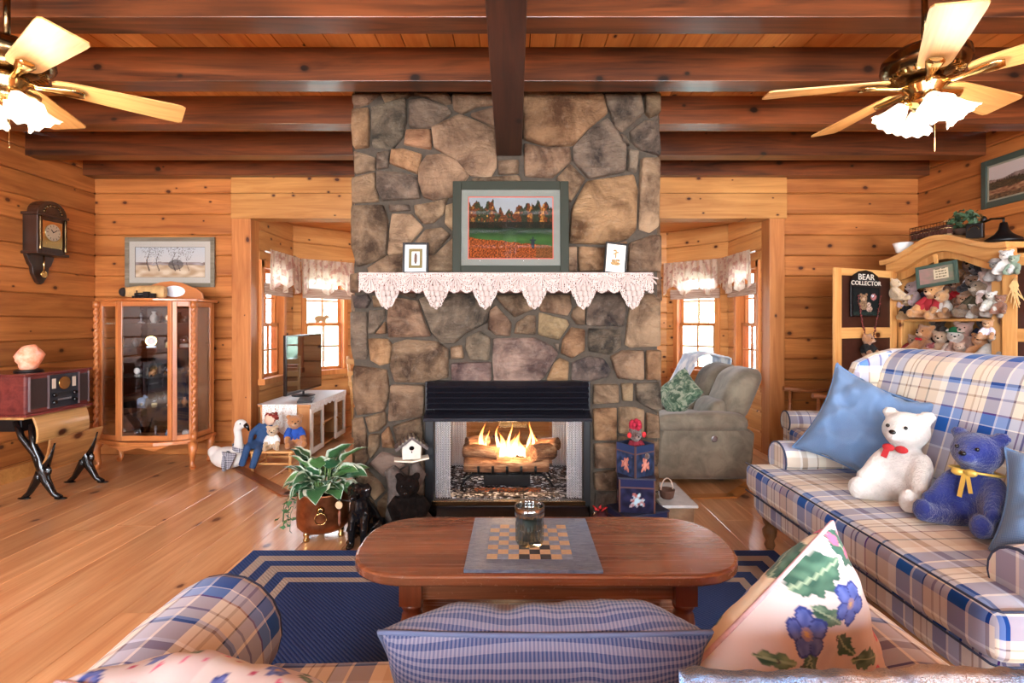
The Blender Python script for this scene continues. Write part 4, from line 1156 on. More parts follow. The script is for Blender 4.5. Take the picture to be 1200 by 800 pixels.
# bears on the sofa
def big_bear(name, loc, rz, s, col, label, fl):
    r = bear(name, loc, s, rz, col, label, 'bears on the plaid sofa'); return r
wb = bear('teddy_bear', (1.79, 2.34, .480), .48, math.radians(-62), (228, 222, 214), 'large fluffy white teddy bear sitting on the plaid sofa beside the blue pillow', 'bears on the plaid sofa', muz=(232, 226, 218), tilt=(-.10, 0))
bb = bear('teddy_bear', (1.84, 2.04, .485), .44, math.radians(-66), (22, 38, 112), 'royal blue teddy bear with a gold ribbon sitting on the plaid sofa', 'bears on the plaid sofa', muz=(26, 44, 122), tilt=(-.12, 0))
M['gold'] = plain('gold_ribbon', (216, 176, 84), .35, .3)
mb = MB(); mb.tube([(.19*math.cos(a), -.03+.17*math.sin(a), .53) for a in [2*PI*k/24 for k in range(25)]], .012, 5)
mb.ell((-.06, -.20, .51), (.05, .03, .035)); mb.ell((.04, -.20, .52), (.05, .03, .035)); mb.box((-.02, -.20, .40), (.035, .008, .22), (0, .12, 0)); mb.box((.03, -.195, .42), (.03, .008, .16), (0, -.2, 0)); mb.build('ribbon', M['gold'], bb)
M['red'] = plain('red_cloth', (196, 40, 44), .8, var=.2, nscale=30)
mb = MB(); mb.ell((-.06, -.20, .53), (.055, .02, .035)); mb.ell((.05, -.20, .53), (.055, .02, .035)); mb.box((-.08, -.21, .47), (.05, .01, .08), (0, .3, 0)); mb.build('bow', M['red'], wb)

# ---------------- rug ----------------
g = G('braided_rug'); base = g.n('ObjectInfo').outputs['Color']; v = g.objc()
w1 = g.n('TexWave', {'Vector': v, 'Scale': 30., 'Distortion': 1.5, 'Detail': 1., 'Detail Scale': 30.}, bands_direction='DIAGONAL').outputs[1]
g.set(col=g.mix(g.math('MULTIPLY', w1, .16), g.mix(.0, base, base), C4((150, 160, 190))), rough=.95, spec=.1)
k = g.math('ADD', w1, g.noise(v, 90, 3)); g.bump(k, .8, .006); M['rug'] = g.m
rug = empty('braided_rug', (0, 0, 0), 0, 'blue rectangular braided rug with three tan border stripes under the coffee table', 'rug')
rx0, rx1, ry0, ry1 = -1.48, 1.50, .85, 2.93
BL, TN = (44, 72, 128), (196, 178, 160)
widths = [(.07, BL), (.06, TN), (.058, BL), (.066, TN), (.06, BL), (.045, TN)]
a = 0
for w_, c_ in widths:
    mb = MB()
    def ringp(d): return [(rx0+d, ry0+d), (rx1-d, ry0+d), (rx1-d, ry1-d), (rx0+d, ry1-d)]
    o_, i_ = ringp(a+.001), ringp(a+w_-.001); vs = []
    for P_ in (o_, i_):
        for z in (0, .009): vs += [(x, y, z) for x, y in P_]
    fs = []
    for q in range(4):
        n_ = (q+1) % 4
        fs += [(q, n_, 4+n_, 4+q), (4+q, 4+n_, 12+n_, 12+q), (8+q, 12+q, 12+n_, 8+n_)]
    mb.add(vs, fs, False); o = mb.build('border_stripe', M['rug'], rug); o.color = C4(c_); a += w_
o = MB().b2((rx0+a, ry0+a, 0), (rx1-a, ry1-a, .0085)).build('field', M['rug'], rug); o.color = C4((38, 60, 112))

# ---------------- coffee table ----------------
M['table'] = wood('red_brown_table', (164, 102, 68), (110, 64, 42), 'X', 'Y', .5, .24, .5, .05, coat=.8, knot=(60, 24, 14), scale=.8, wear=(196, 150, 120), bump=.08)
M['tableV'] = wood('red_brown_leg', (140, 74, 44), (96, 46, 28), 'Z', 'X', 0, .3, .5, .05, coat=.4)
ct = empty('coffee_table', (.125, 1.985, 0), 0, 'reddish brown wooden coffee table with rounded ends and turned legs', 'coffee table')
def stadium(L, D, ex=2.6, n=64):
    pts = []
    R = D/2*1.02
    for k in range(n):
        a = 2*PI*k/n; c, s = math.cos(a), math.sin(a)
        x = math.copysign(abs(c)**(2/ex), c)*R; y = math.copysign(abs(s)**(2/ex), s)*D/2
        pts.append((x+math.copysign(L/2-R, c if abs(c) > 1e-6 else 1), y))
    return pts
def slab(L, D, z0, z1, r, ex=2.6):
    prof = [(0, z0), (r*.6, z0)] ; rings = []
    for off, z in ((r, z0), (.3*r, z0+.3*r), (0, z0+r*.9), (0, z1-r*.8), (.35*r, z1-.25*r), (1.1*r, z1)):
        rings.append([(x, y, z) for x, y in stadium(L-2*off, D-2*off, ex)])
    return MB().loft(rings, True, True, False)
slab(1.42, .535, .42, .46, .010).build('tabletop', M['table'], ct)
for y in (-.19, .19): MB().b2((-.50, y-.012, .345), (.50, y+.012, .42)).build('apron', M['table'], ct, bevel=.003)
for x in (-.47, .47): MB().b2((x-.012, -.19, .345), (x+.012, .19, .42)).build('apron', M['table'], ct, bevel=.003)
for x in (-.475, .475):
    for y in (-.19, .19):
        mb = MB(); mb.b2((x-.038, y-.038, .335), (x+.038, y+.038, .42)); mb.lathe([(r_*1.05, z) for r_, z in ((.018, 0), (.026, .02), (.022, .06), (.030, .10), (.036, .125), (.036, .16), (.026, .19), (.030, .205), (.026, .215), (.034, .235), (.038, .265), (.034, .295), (.026, .305), (.036, .32), (.036, .336))], (x, y, 0), 20)
        mb.build('leg', M['tableV'], ct)
slab(1.12, .42, .135, .155, .006, 4).build('lower_shelf', M['table'], ct)
# slate game board
gb = empty('game_board', (.075, 1.968, .460), -.012, 'square slate chess board with raised wood and stone squares on the coffee table', 'game board')
g = G('slate'); v = g.objc(); n = g.noise(g.mapping(v, (1.5, 6, 3), rot=(0, 0, .7)), 12, 6, .7, 1.5); g.set(col=g.ramp(n, [(.3, (88, 104, 130)), (.7, (144, 160, 184))]), rough=.38); g.bump(n, .9, .012); M['slate'] = g.m  # slate tones raised to pale blue, sky reflection put into the colour
MB().b2((-.237, -.232, 0), (.237, .232, .012)).build('slate_slab', M['slate'], gb, bevel=.002)
lt = plain('light_square', (222, 188, 146), .45, var=.15, nscale=60); dk = plain('dark_square', (70, 72, 78), .45, var=.3, nscale=40); dk_sky = plain('sky_sheen_square', (150, 166, 190), .4, var=.3, nscale=40)  # the bluish grey ones are dark squares with sky reflection in their colour
q = .0385
for i in range(8):
    for j in range(8):
        mb = MB(); mb.b2((-q/2+.0006, -q/2+.0006, 0), (q/2-.0006, q/2-.0006, .0018))
        o = mb.build('square', (lt if (i+j) % 2 == 0 else (dk if 3 <= i <= 5 and j < 4 else dk_sky)), gb, loc=((i-3.5)*q-.01, (j-3.5)*q, .0115))
# candle glass
cg = empty('candle_glass', (.067, 1.95, .4735), 0, 'thick glass tumbler holding a dark green candle on the chess board', 'candle')
M['tumbler'] = glass('clear_glass', (240, 246, 246), .45, .05)
MB().lathe([(.001, .0), (.048, 0), (.052, .006), (.052, .085), (.056, .105), (.056, .140), (.053, .143), (.050, .140), (.050, .108), (.046, .085), (.046, .02), (.001, .018)], n=32).build('tumbler', M['tumbler'], cg)
g = G('candle_wax'); g.set(col=(34, 48, 40), rough=.4); MB().lathe([(.001, .0182), (.0455, .0202), (.0455, .088), (.001, .088)], n=28).build('candle', g.m, cg)
MB().tube([(0, 0, .088), (.002, 0, .1)], .0015, 5).build('wick', M['black'], cg)
MB().lathe([(.0565, .108), (.0575, .125), (.0568, .142), (.052, .1435), (.0495, .139), (.0500, .125), (.0512, .110)], n=32).build('rim', glass('thick_rim', (236, 240, 240), .6, .32), cg)
mb = MB()
for k in range(24):
    a = 2*PI*k/24; mb.tube([(.0525*math.cos(a), .0525*math.sin(a), .012), (.0525*math.cos(a), .0525*math.sin(a), .08)], .0018, 4)
mb.build('fluting', M['tumbler'], cg)
# things on the lower shelf
gp = MB(); gp.lathe([(.02, 0), (.05, .004), (.09, .02), (.095, .024), (.085, .02), (.05, .009), (.001, .008)], n=32)
for k in range(12):
    a = 2*PI*k/12; gp.ell((.088*math.cos(a), .088*math.sin(a), .024), (.016, .016, .006), (0, 0, a), 8, 5)
tag(gp.build('glass_dish', glass('crystal', (226, 236, 248), .9, .3), loc=(-.20, 1.90, .1565)), 'pressed glass dish on the lower shelf of the coffee table', 'dish')
bl = MB(); bl.lathe([(.045, 0), (.05, .01), (.03, .02), (.05, .045), (.054, .07), (.05, .09), (.045, .085)], n=24)
for k in range(10):
    a = 2*PI*k/10
    for z in (.05, .075): bl.ell((.053*math.cos(a), .053*math.sin(a), z), .010, None, 6, 4)
tag(bl.build('brass_bowl', M['brass'], loc=(.40, 1.92, .1565)), 'small pierced brass bowl on the lower shelf of the coffee table', 'bowl')
bk = MB(); bk.b2((-.14, -.10, 0), (.14, .10, .018)); tag(bk.build('magazine', plain('magazine_cover', (70, 62, 66), .3), loc=(.13, 1.98, .1565), rot=(0, 0, .03), bevel=.002), 'dark book lying flat on the lower shelf of the coffee table', 'book')

# ---------------- curio cabinet ----------------
M['oak'] = wood('honey_oak', (206, 128, 70), (166, 92, 44), 'Z', 'X', 0, .35, .5, .12, coat=.3, scale=1.6)
M['oakX'] = wood('honey_oak_rail', (206, 128, 70), (166, 92, 44), 'X', 'Z', 0, .35, .5, .12, coat=.3, scale=1.6)
cc = empty('curio_cabinet', (-3.28, 4.70, 0), 0, 'honey oak curio cabinet with twisted columns and glass doors by the left back corner', 'cabinet')
zb, zt = .24, 1.50
foot = [(-.43, .19), (-.43, -.10), (-.19, -.19), (-.06, -.235), (.15, -.235), (.28, -.19), (.43, -.10), (.43, .19)]
def outline(d):
    return [(x*(1+d/.4), y*(1+d/.3)) for x, y in foot]
mb = MB(); mb.prism(outline(.02), .035, (0, 0, zb-.01), 'XY'); mb.build('base_board', M['oakX'], cc, bevel=.006)
mb = MB(); mb.prism(outline(.03), .025, (0, 0, zt), 'XY'); mb.build('top_board', M['oakX'], cc, bevel=.006)
def mirror():
    g = G('mirror'); g.set(col=(84, 74, 68), metal=1.0, rough=.04); return g.m
M['mirror'] = mirror()
MB().b2((-.42, .17, zb+.02), (.42, .18, zt)).build('mirror_back', M['mirror'], cc)
MB().b2((-.43, .18, zb), (.43, .195, zt)).build('back_panel', M['oak'], cc)
# corner rails, doors (frames between consecutive outline points)
def door(p, q, name, two=False):
    p, q = Vector(p), Vector(q); d = (q-p); L = d.length; a = math.atan2(d.y, d.x)
    e = empty(name, (p.x, p.y, 0), a); e.parent = cc
    w = .035
    for xa in (0, L-w): MB().b2((xa, -.009, zb+.03), (xa+w, .009, zt)).build('stile', M['oak'], e, bevel=.003)
    for za, zc in ((zb+.03, zb+.075), (zt-.045, zt)): MB().b2((w, -.009, za), (L-w, .009, zc)).build('rail', M['oakX'], e, bevel=.003)
    MB().b2((w, -.002, zb+.075), (L-w, .001, zt-.045)).build('door_glass', M['cabglass'], e)
    return e
door((-.42, -.10), (-.185, -.185), 'side_panel'); e = door((-.185, -.19), (.285, -.19), 'door'); door((.285, -.185), (.42, -.10), 'side_panel'); door((.42, -.09), (.42, .17), 'side_panel'); 
MB().ell((.42, -.012, .87), (.006, .008, .02)).build('handle', M['darkbrass'], e)
# curved apron under the door
MB().prism([(-.26, zb-.012), (-.14, zb-.06), (0, zb-.03), (.14, zb-.06), (.26, zb-.012)], .02, (0, -.21, 0), 'XZ').build('apron', M['oakX'], cc)
for sx_ in (-1, 1):
    # barley-twist column
    rings = []; n = 14
    for k in range(90):
        t = k/89; z = zb+.08+(zt-zb-.13)*t; ph = t*2*PI*9
        rings.append([((.019+.006*math.cos(2*(a-ph)))*math.cos(a)+sx_*.435, (.019+.006*math.cos(2*(a-ph)))*math.sin(a)-.125, z) for a in [2*PI*j/n for j in range(n)]])
    MB().loft(rings).build('twisted_column', M['oak'], cc)
    for z0, z1 in ((zb+.02, zb+.085), (zt-.06, zt)): MB().lathe([(.026, z0), (.028, (z0+z1)/2), (.026, z1)], (sx_*.435, -.125, 0), 14).build('column_cap', M['oak'], cc)
    for y, nm in ((-.115, 'leg'), (.15, 'leg')):
        pts = [(sx_*.42, y, zb), (sx_*.435, y-.02, zb-.05), (sx_*.425, y-.01, .11), (sx_*.415, y-.0, .05), (sx_*.43, y-.015, .015), (sx_*.43, y-.02, 0.012)]
        MB().tube(pts, [.04, .036, .024, .019, .028, .022], 10).build(nm, M['oak'], cc)
for z in (.55, .82, 1.08, 1.30):
    MB().prism([(-.40, .165), (-.40, -.09), (-.22, -.165), (.22, -.165), (.40, -.09), (.40, .165)], .006, (0, 0, z), 'XY').build('glass_shelf', glass('shelf_glass', (235, 245, 240), .8, .15), cc)
# crest with oval mirror
cr = [(-.24, 0), (-.24, .03), (-.17, .08), (-.08, .125), (.02, .16), (.12, .17), (.22, .155), (.30, .12), (.36, .10), (.41, .06), (.42, 0)]
MB().prism(cr, .022, (0, .04, zt+.025), 'XZ').build('crest_board', M['oakX'], cc, bevel=.004)
mb = MB(); mb.prism([(.155+.10*math.cos(a), .075+.052*math.sin(a)) for a in [2*PI*k/24 for k in range(24)]], .006, (0, .034, zt+.025), 'XZ'); mb.build('oval_mirror', plain('pale_mirror', (236, 240, 246), .1, 0, .8), cc)
# carved log ornament and toy train on top
ob = empty('carved_log', (-3.31, 4.62, zt+.026), 0, 'carved wooden log ornament with bark ends on top of the curio cabinet', 'ornament')
MB().loft([[(x, .03*math.cos(a)*s, .045+.045*math.sin(a)*s) for a in [2*PI*j/10 for j in range(10)]] for x, s in ((-.17, .5), (-.15, .7), (-.05, .95), (.05, 1), (.13, .98), (.16, .8))]).build('log_body', plain('carved_wood', (216, 170, 110), .6, var=.3), ob); ob.scale = (1.15, 1.1, 1.35)
MB().ell((-.165, -.01, .045), (.03, .03, .03)).build('bark_end', plain('bark_dark', (40, 30, 26), .9, bump=1), ob)
tr = empty('toy_train', (-3.27, 4.55, zt+.026), 0, 'tiny black toy locomotive in front of the carved log on the curio cabinet', 'toy train')
mb = MB(); mb.b2((-.10, -.012, .012), (.10, .012, .022)); mb.lathe([(.013, -.08), (.015, -.07), (.015, 0)], (0, 0, .036), 12, (0, PI/2, 0)); mb.b2((.0, -.015, .02), (.045, .015, .06)); mb.b2((.055, -.013, .02), (.10, .013, .045)); mb.lathe([(.004, 0), (.007, .025)], (-.065, 0, .045), 8); mb.build('engine', M['black'], tr)
for k in range(6):
    for y in (-.016, .016): MB().lathe([(.011, -.002), (.011, .002)], (-.085+k*.034, y, .011), 12, (PI/2, 0, 0)).build('wheel', M['black'], tr)
# collectables on the glass shelves
rr = random.Random(21)
mats = [plain('porcelain_%d' % i, c, .2, coat=.5) for i, c in enumerate(((170, 164, 156), (150, 104, 70), (80, 66, 60), (120, 140, 170), (200, 180, 130)))]
kinds = ['porcelain animal', 'little vase', 'snow globe', 'silver clock', 'small candlestick']
where = ['bottom', 'second', 'third', 'fourth', 'top']
side = ['far left', 'left', 'middle', 'right', 'far right']
mk = ['white', 'tan', 'dark brown', 'blue-grey', 'gold']
fw = []
for si, z in enumerate((zb+.026, .5565, .8265, 1.0865, 1.3065)):
    for k in range(5):
        x = -.29+k*.145; y = -.02+rr.uniform(-.04, .05); kk = (k*2+si*3) % 5; m = (k+si*2) % 5; h = rr.uniform(.07, .12)
        e = empty('figurine', (-3.28+x, 4.70+y, z), rr.uniform(-.5, .5), '%s %s on the %s level of the curio cabinet, %s' % (mk[m], kinds[kk], where[si], side[k]), 'figurine', 'collectables in the curio cabinet')
        if kk == 0:
            b = MB(); b.ell((0, 0, h*.35), (h*.34, h*.22, h*.25)); b.ell((h*.28, 0, h*.62), h*.17); b.ell((h*.42, 0, h*.58), h*.08); b.ell((h*.24, .4*h*.2, h*.80), h*.05); b.ell((h*.24, -.4*h*.2, h*.80), h*.05)
            for a_, b_ in ((-.2, -.12), (-.2, .12), (.2, -.12), (.2, .12)): b.tube([(h*a_, h*b_, h*.3), (h*a_, h*b_, 0)], h*.07, 6)
            b.build('body', mats[m], e)
        elif kk == 1: MB().lathe([(h*.16, 0), (h*.2, .01), (h*.32, h*.35), (h*.28, h*.6), (h*.12, h*.8), (h*.2, h)], n=14).build('body', mats[m], e)
        elif kk == 2:
            MB().lathe([(h*.33, 0), (h*.33, h*.2), (h*.25, h*.28)], n=14).build('base', mats[m], e); MB().ell((0, 0, h*.56), h*.32).build('globe', M['cabglass'], e); MB().ell((0, 0, h*.5), h*.14).build('inner_figure', mats[(m+1) % 5], e)
        elif kk == 3:
            MB().lathe([(h*.38, -.012), (h*.42, 0), (h*.38, .012)], (0, 0, h*.5), 18, (PI/2, 0, 0)).build('case', M['brass'] if m % 2 else M['steel'], e); MB().lathe([(h*.3, -.001), (h*.3, .001)], (0, -.014, h*.5), 18, (PI/2, 0, 0)).build('dial', M['white'], e); MB().b2((-h*.3, -.014, 0), (h*.3, .014, h*.12)).build('foot', mats[m], e)
        else: MB().lathe([(h*.3, 0), (h*.3, .006), (h*.08, .02), (h*.08, h*.6), (h*.16, h*.65), (h*.1, h*.72), (h*.09, h)], n=12).build('body', M['brass'] if m % 2 else M['steel'], e)

# ---------------- clock on the left wall ----------------
M['walnut'] = wood('walnut', (62, 36, 24), (28, 17, 12), 'Z', 'X', 0, .35, .5, .1, coat=.3)
ck = empty('wall_clock', (XL+.002, 4.45, 1.64), PI/2, 'dark carved walnut wall clock with brass dial high on the left wall', 'clock')
ck.rotation_euler = (0, 0, PI/2)
# local: x along the wall (+Y), -y out of the wall (+X)
mb = MB(); mb.prism([(-.13, .28), (-.13, .24), (-.10, .17), (-.08, .15), (-.07, .09), (-.03, .02), (0, 0), (.03, .02), (.07, .09), (.08, .15), (.10, .17), (.13, .24), (.13, .28)], -.035, (0, 0, 0), 'XZ'); mb.build('backboard', M['walnut'], ck, bevel=.005)
MB().b2((-.135, -.13, .27), (.135, 0, .60)).build('case', M['walnut'], ck, bevel=.006)
for z in (.265, .595): MB().b2((-.155, -.15, z-.012), (.155, 0, z+.012)).build('moulding', M['walnut'], ck, bevel=.005)
mb = MB(); mb.prism([(-.14, .607)]+[(.14*math.cos(a), .607+.115*math.sin(a)) for a in [PI-PI*k/14 for k in range(1, 14)]]+[(.14, .607)], .10, (0, -.14, 0), 'XZ'); mb.build('arched_crest', M['walnut'], ck, bevel=.004)
mb = MB()
for k in range(9):
    a = PI*(k+.5)/9; mb.ell((.085*math.cos(a), -.145, .612+.07*math.sin(a)), (.014, .006, .014), None, 6, 4)
mb.build('carving', M['darkbrass'], ck)
MB().b2((-.095, -.136, .315), (.095, -.13, .545)).build('dial_plate', M['brass'], ck)
o = MB().lathe([(.072, 0), (.072, .006)], (0, -.137, .45), 28, (PI/2, 0, 0)).build('chapter_ring', plain('silver_dial', (206, 196, 170), .3, .6), ck)
mb = MB(); mb.box((.014, -.146, .462), (.05, .002, .006), (0, -.6, 0)); mb.box((-.012, -.146, .462), (.036, .002, .007), (0, .8, 0)); mb.build('hands', M['black'], ck)
for k in range(12):
    a = 2*PI*k/12; MB().box((.058*math.sin(a), -.1445, .45+.058*math.cos(a)), (.004, .001, .016), (0, a, 0)).build('hour_mark', M['black'], ck)
for sx_ in (-1, 1):
    MB().lathe([(.01, .29), (.013, .3), (.008, .34), (.012, .43), (.008, .53), (.013, .57), (.01, .58)], (sx_*.122, -.142, 0), 10).build('side_column', M['darkbrass'], ck)
mb = MB(); mb.tube([(0, -.06, .26), (0, -.06, .10)], .007, 6); mb.lathe([(.03, -.004), (.03, .004)], (0, -.06, .09), 18, (PI/2, 0, 0)); mb.build('pendulum', M['brass'], ck)

# ---------------- antique school desk, radio, salt lamp ----------------
M['maple'] = wood('worn_maple', (206, 156, 96), (140, 92, 50), 'X', 'Z', .6, .35, .5, .1, coat=.3)
dk_ = empty('school_desk', (-3.62, 4.0, 0), PI/2, 'antique school desk with folded wooden seat and black cast iron legs', 'desk')
# local x = +Y of the room, local -y = +X of the room (towards the viewer's right)
def fr(x):
    mb = MB()
    mb.tube([(x, -.27, .012), (x, -.22, .04), (x, -.16, .14), (x, -.14, .20), (x, -.12, .30), (x, -.07, .40), (x, -.05, .56)], [.02, .02, .03, .04, .028, .022, .02], 8)
    mb.tube([(x, -.0, .012), (x, -.04, .05), (x, -.10, .15), (x, -.13, .20)], [.02, .02, .03, .038], 8)
    mb.tube([(x, -.13, .22), (x, -.08, .34), (x, .02, .46), (x, .06, .58)], [.03, .026, .022, .022], 8)
    mb.tube([(x, -.15, .22), (x, -.19, .32), (x, -.22, .42)], [.03, .018, .012], 8)
    mb.ell((x, -.27, .008), (.022, .05, .008)); mb.ell((x, .0, .008), (.022, .05, .008)); mb.ell((x, -.145, .21), (.022, .06, .05))
    mb.build('iron_leg', M['blackgloss'], dk_)
for x in (-.2, .19): fr(x)
def plankb(name, p0, p1, w0, w1, mat, th=.016):
    """curved board between the lines p0 and p1 (y,z)"""
    mb = MB(); a, b = Vector(p0), Vector(p1); n = Vector((-(b-a).y, (b-a).x)).normalized(); rings = []
    for k in range(9):
        t = k/8; c = a.lerp(b, t)+n*(-.018*math.sin(PI*t)); w = w0+(w1-w0)*t
        rings.append([(-w, c.x, c.y), (w, c.x, c.y), (w, c.x+n.x*th, c.y+n.y*th), (-w, c.x+n.x*th, c.y+n.y*th)])
    return mb.loft(rings, True, True, False).build(name, mat, dk_, bevel=.004)
plankb('seat', (-.235, .45), (-.12, .20), .245, .21, M['maple'])
plankb('backrest', (-.10, .615), (-.125, .42), .235, .23, M['maple'])
MB().b2((-.30, -.09, .605), (.29, .40, .625)).build('desktop', M['maple'], dk_, bevel=.005)
MB().b2((-.20, .02, .50), (.19, .36, .605)).build('book_box', M['black'], dk_, bevel=.004)
M['mahog'] = wood('mahogany_cabinet', (120, 48, 44), (84, 30, 30), 'X', 'Z', 0, .22, .5, .05, coat=.6)
rd = empty('radio', (-3.75, 3.985, .626), PI/2, 'vintage style mahogany radio with round dial on the school desk', 'radio')
mb = MB(); prof = [(-.29, -.25), (.27, -.25), (.27, .22), (-.29, .22)]
MB().b2((-.29, -.235, .012), (.27, .22, .30)).build('cabinet', M['mahog'], rd, bevel=.012, seg=3)
MB().b2((-.305, -.255, 0), (.285, .225, .018)).build('plinth', M['mahog'], rd, bevel=.004)
MB().b2((-.305, -.25, .296), (.285, .225, .312)).build('lid', M['mahog'], rd, bevel=.005)
MB().b2((-.10, -.242, .03), (.155, -.235, .285)).build('face_panel', plain('radio_face', (42, 44, 52), .3, .4), rd, bevel=.003)
gr_ = plain('speaker_cloth', (52, 34, 30), .95, bump=.5, nscale=200)
for x0, x1 in ((-.255, -.12), (.17, .25)):
    MB().b2((x0, -.241, .05), (x1, -.235, .27)).build('speaker_grille', gr_, rd)
for x in (-.262, -.108, .163, .257): MB().b2((x-.004, -.246, .035), (x+.004, -.235, .285)).build('trim_strip', plain('silver_strip', (150, 130, 134), .3, .6), rd)
MB().lathe([(.045, 0), (.045, .004)], (.025, -.243, .215), 28, (PI/2, 0, 0)).build('dial', plain('cream_dial', (232, 212, 186), .5), rd)
MB().lathe([(.048, 0), (.052, .004), (.048, .008)], (.025, -.242, .215), 28, (PI/2, 0, 0)).build('dial_ring', M['brass'], rd)
MB().box((.025, -.248, .215), (.004, .002, .06), (0, .7, 0)).build('pointer', M['red'], rd)
for x in (-.065, .115):
    MB().b2((x-.016, -.2445, .18), (x+.016, -.242, .255)).build('scale_window', plain('scale_window', (214, 196, 176), .5), rd)
    for z in (.13, .075): MB().lathe([(.014, 0), (.016, .004), (.012, .02)], (x, -.243, z), 14, (PI/2, 0, 0)).build('knob', M['blackgloss'], rd)
for k in range(6): MB().b2((-.03+k*.02, -.249, .085), (-.018+k*.02, -.242, .097)).build('button', M['steel'], rd)
MB().b2((-.03, -.2435, .115), (.085, -.242, .145)).build('display', M['black'], rd)
g = G('salt_crystal'); n = g.noise(g.objc(), 18, 4, .6); g.set(col=g.ramp(n, [(.35, (224, 130, 92)), (.65, (248, 196, 170))]), rough=.6, sss=.3, emi=(255, 140, 90), es=.15); g.bump(n, .5, .02)
sl = empty('salt_lamp', (-3.66, 3.88, .939), 0, 'pink rock salt lamp standing on top of the mahogany radio', 'lamp')
b = MB(); b.ell((0, 0, .105), (.085, .075, .098), (.1, .1, 0), 12, 9)
b.v = [p+Vector((1, 1, 1))*MN.noise(p*14)*.018 for p in b.v]
b.build('salt_rock', g.m, sl); MB().lathe([(.085, 0), (.09, .008), (.075, .018)], n=24).build('base', M['black'], sl)

# ---------------- goose, bench, doll and bears by the left post ----------------
g = G('goose_cloth'); g.set(col=(220, 214, 206), rough=.85, sheen=.2); g.bump(g.noise(g.objc(), 150, 2), .2, .003); M['goose'] = g.m
b = MB(); b.ell((0, 0, .095), (.17, .10, .098)); b.ell((-.12, 0, .13), (.08, .06, .06), (0, .5, 0)); b.tube([(.07, 0, .13), (.105, 0, .20), (.10, 0, .29), (.09, 0, .35), (.115, 0, .40)], [.065, .042, .033, .034, .042], 12); b.ell((.125, 0, .40), (.055, .042, .043))
gs = empty('goose', (-2.56, 4.62, 0), -.15, 'white cloth goose doorstop with checked scarf on the floor by the left post', 'goose figure')
mobj('body', baked(b, .010, 4, M['goose']), gs)
MB().tube([(.165, 0, .395), (.19, 0, .375), (.205, 0, .34)], [.024, .018, .006], 8).build('beak', M['blackgloss'], gs)
for s_ in (-1, 1): MB().ell((.145, s_*.038, .41), .007, None, 8, 5).build('eye', M['eye'], gs)
M['checkcloth'] = gingham('navy_check', (24, 26, 44), (190, 188, 196), .016)
rings = []
mb = MB(); mb.loft([[Vector((.085+.03*math.cos(t*.0)+.062*math.cos(a), .062*math.sin(a), .185+dz-.02*math.cos(a))) for a in [2*PI*j/16 for j in range(16)]] for t, dz in ((0, -.02), (1, 0), (2, .02))], False)
mb.prism([(.02, .175), (.16, .16), (.10, .03), (.07, .02)], .012, (0, -.112, 0), 'XZ')
mb.tube([(.05, -.06, .16), (.05, -.11, .13), (.045, -.12, .06), (.04, -.105, .01)], [.02, .022, .02, .018], 6)
mb.build('scarf', M['checkcloth'], gs, True)
M['ltwood'] = wood('light_pine', (232, 176, 112), (204, 142, 82), 'X', 'Y', 0, .4, .4, .1)
bn = empty('bench', (-2.08, 4.62, 0), .0, 'small light pine child bench holding two teddy bears and a rag doll', 'bench')
for x in (-.20, .13):
    for y in (-.12, .12): MB().tube([(x, y, 0), (x, y, .18)], .014, 8).build('leg', M['ltwood'], bn)
for y in (-.12, .12): MB().tube([(-.20, y, .07), (.13, y, .07)], .009, 6).build('stretcher', M['ltwood'], bn)
for x in (-.20, .13): MB().tube([(x, -.12, .05), (x, .12, .05)], .009, 6).build('stretcher', M['ltwood'], bn)
MB().b2((-.23, -.14, .165), (.16, .14, .185)).build('seat', M['ltwood'], bn, bevel=.005)
bear('teddy_bear', (-2.13, 4.55, .187), .235, math.radians(18), (212, 180, 140), 'tan teddy bear in a white blouse at the front of the small bench', 'toys on the small bench', shirt=(240, 238, 236))
bear('teddy_bear', (-1.98, 4.66, .187), .32, math.radians(28), (196, 128, 72), 'brown teddy bear in a bright blue shirt, tallest on the small bench', 'toys on the small bench', shirt=(38, 84, 178))
dl = empty('rag_doll', (-2.27, 4.62, .187), .0, 'red-haired rag doll in denim slumped at the left end of the bench', 'doll', 'toys on the small bench')
dl.rotation_euler = (0, .35, 0)
denim = plain('denim', (44, 74, 116), .9, var=.2, nscale=60)
b = MB(); b.ell((0, 0, .12), (.07, .055, .12)); b.tube([(.02, -.04, .03), (.05, -.16, .02), (.07, -.20, -.12)], [.045, .035, .03], 8); b.tube([(-.04, -.04, .03), (-.05, -.15, .02), (-.03, -.18, -.14)], [.045, .035, .03], 8); b.tube([(-.06, 0, .2), (-.09, -.06, .12), (-.06, -.12, .06)], [.03, .028, .02], 8); b.tube([(.06, 0, .2), (.09, -.06, .12), (.08, -.12, .06)], [.03, .028, .02], 8)
mobj('denim_suit', baked(b, .012, 3, denim), dl)
MB().ell((.0, -.01, .27), (.05, .048, .055)).build('head', plain('doll_face', (226, 186, 160), .8), dl)
mb = MB(); rr = random.Random(4)
for k in range(22):
    a = rr.uniform(0, 2*PI); mb.ell((.045*math.cos(a), .01+.04*math.sin(a), .27+rr.uniform(.0, .05)), .018, None, 6, 4)
mb.build('hair', plain('red_wool', (130, 44, 34), .9), dl)

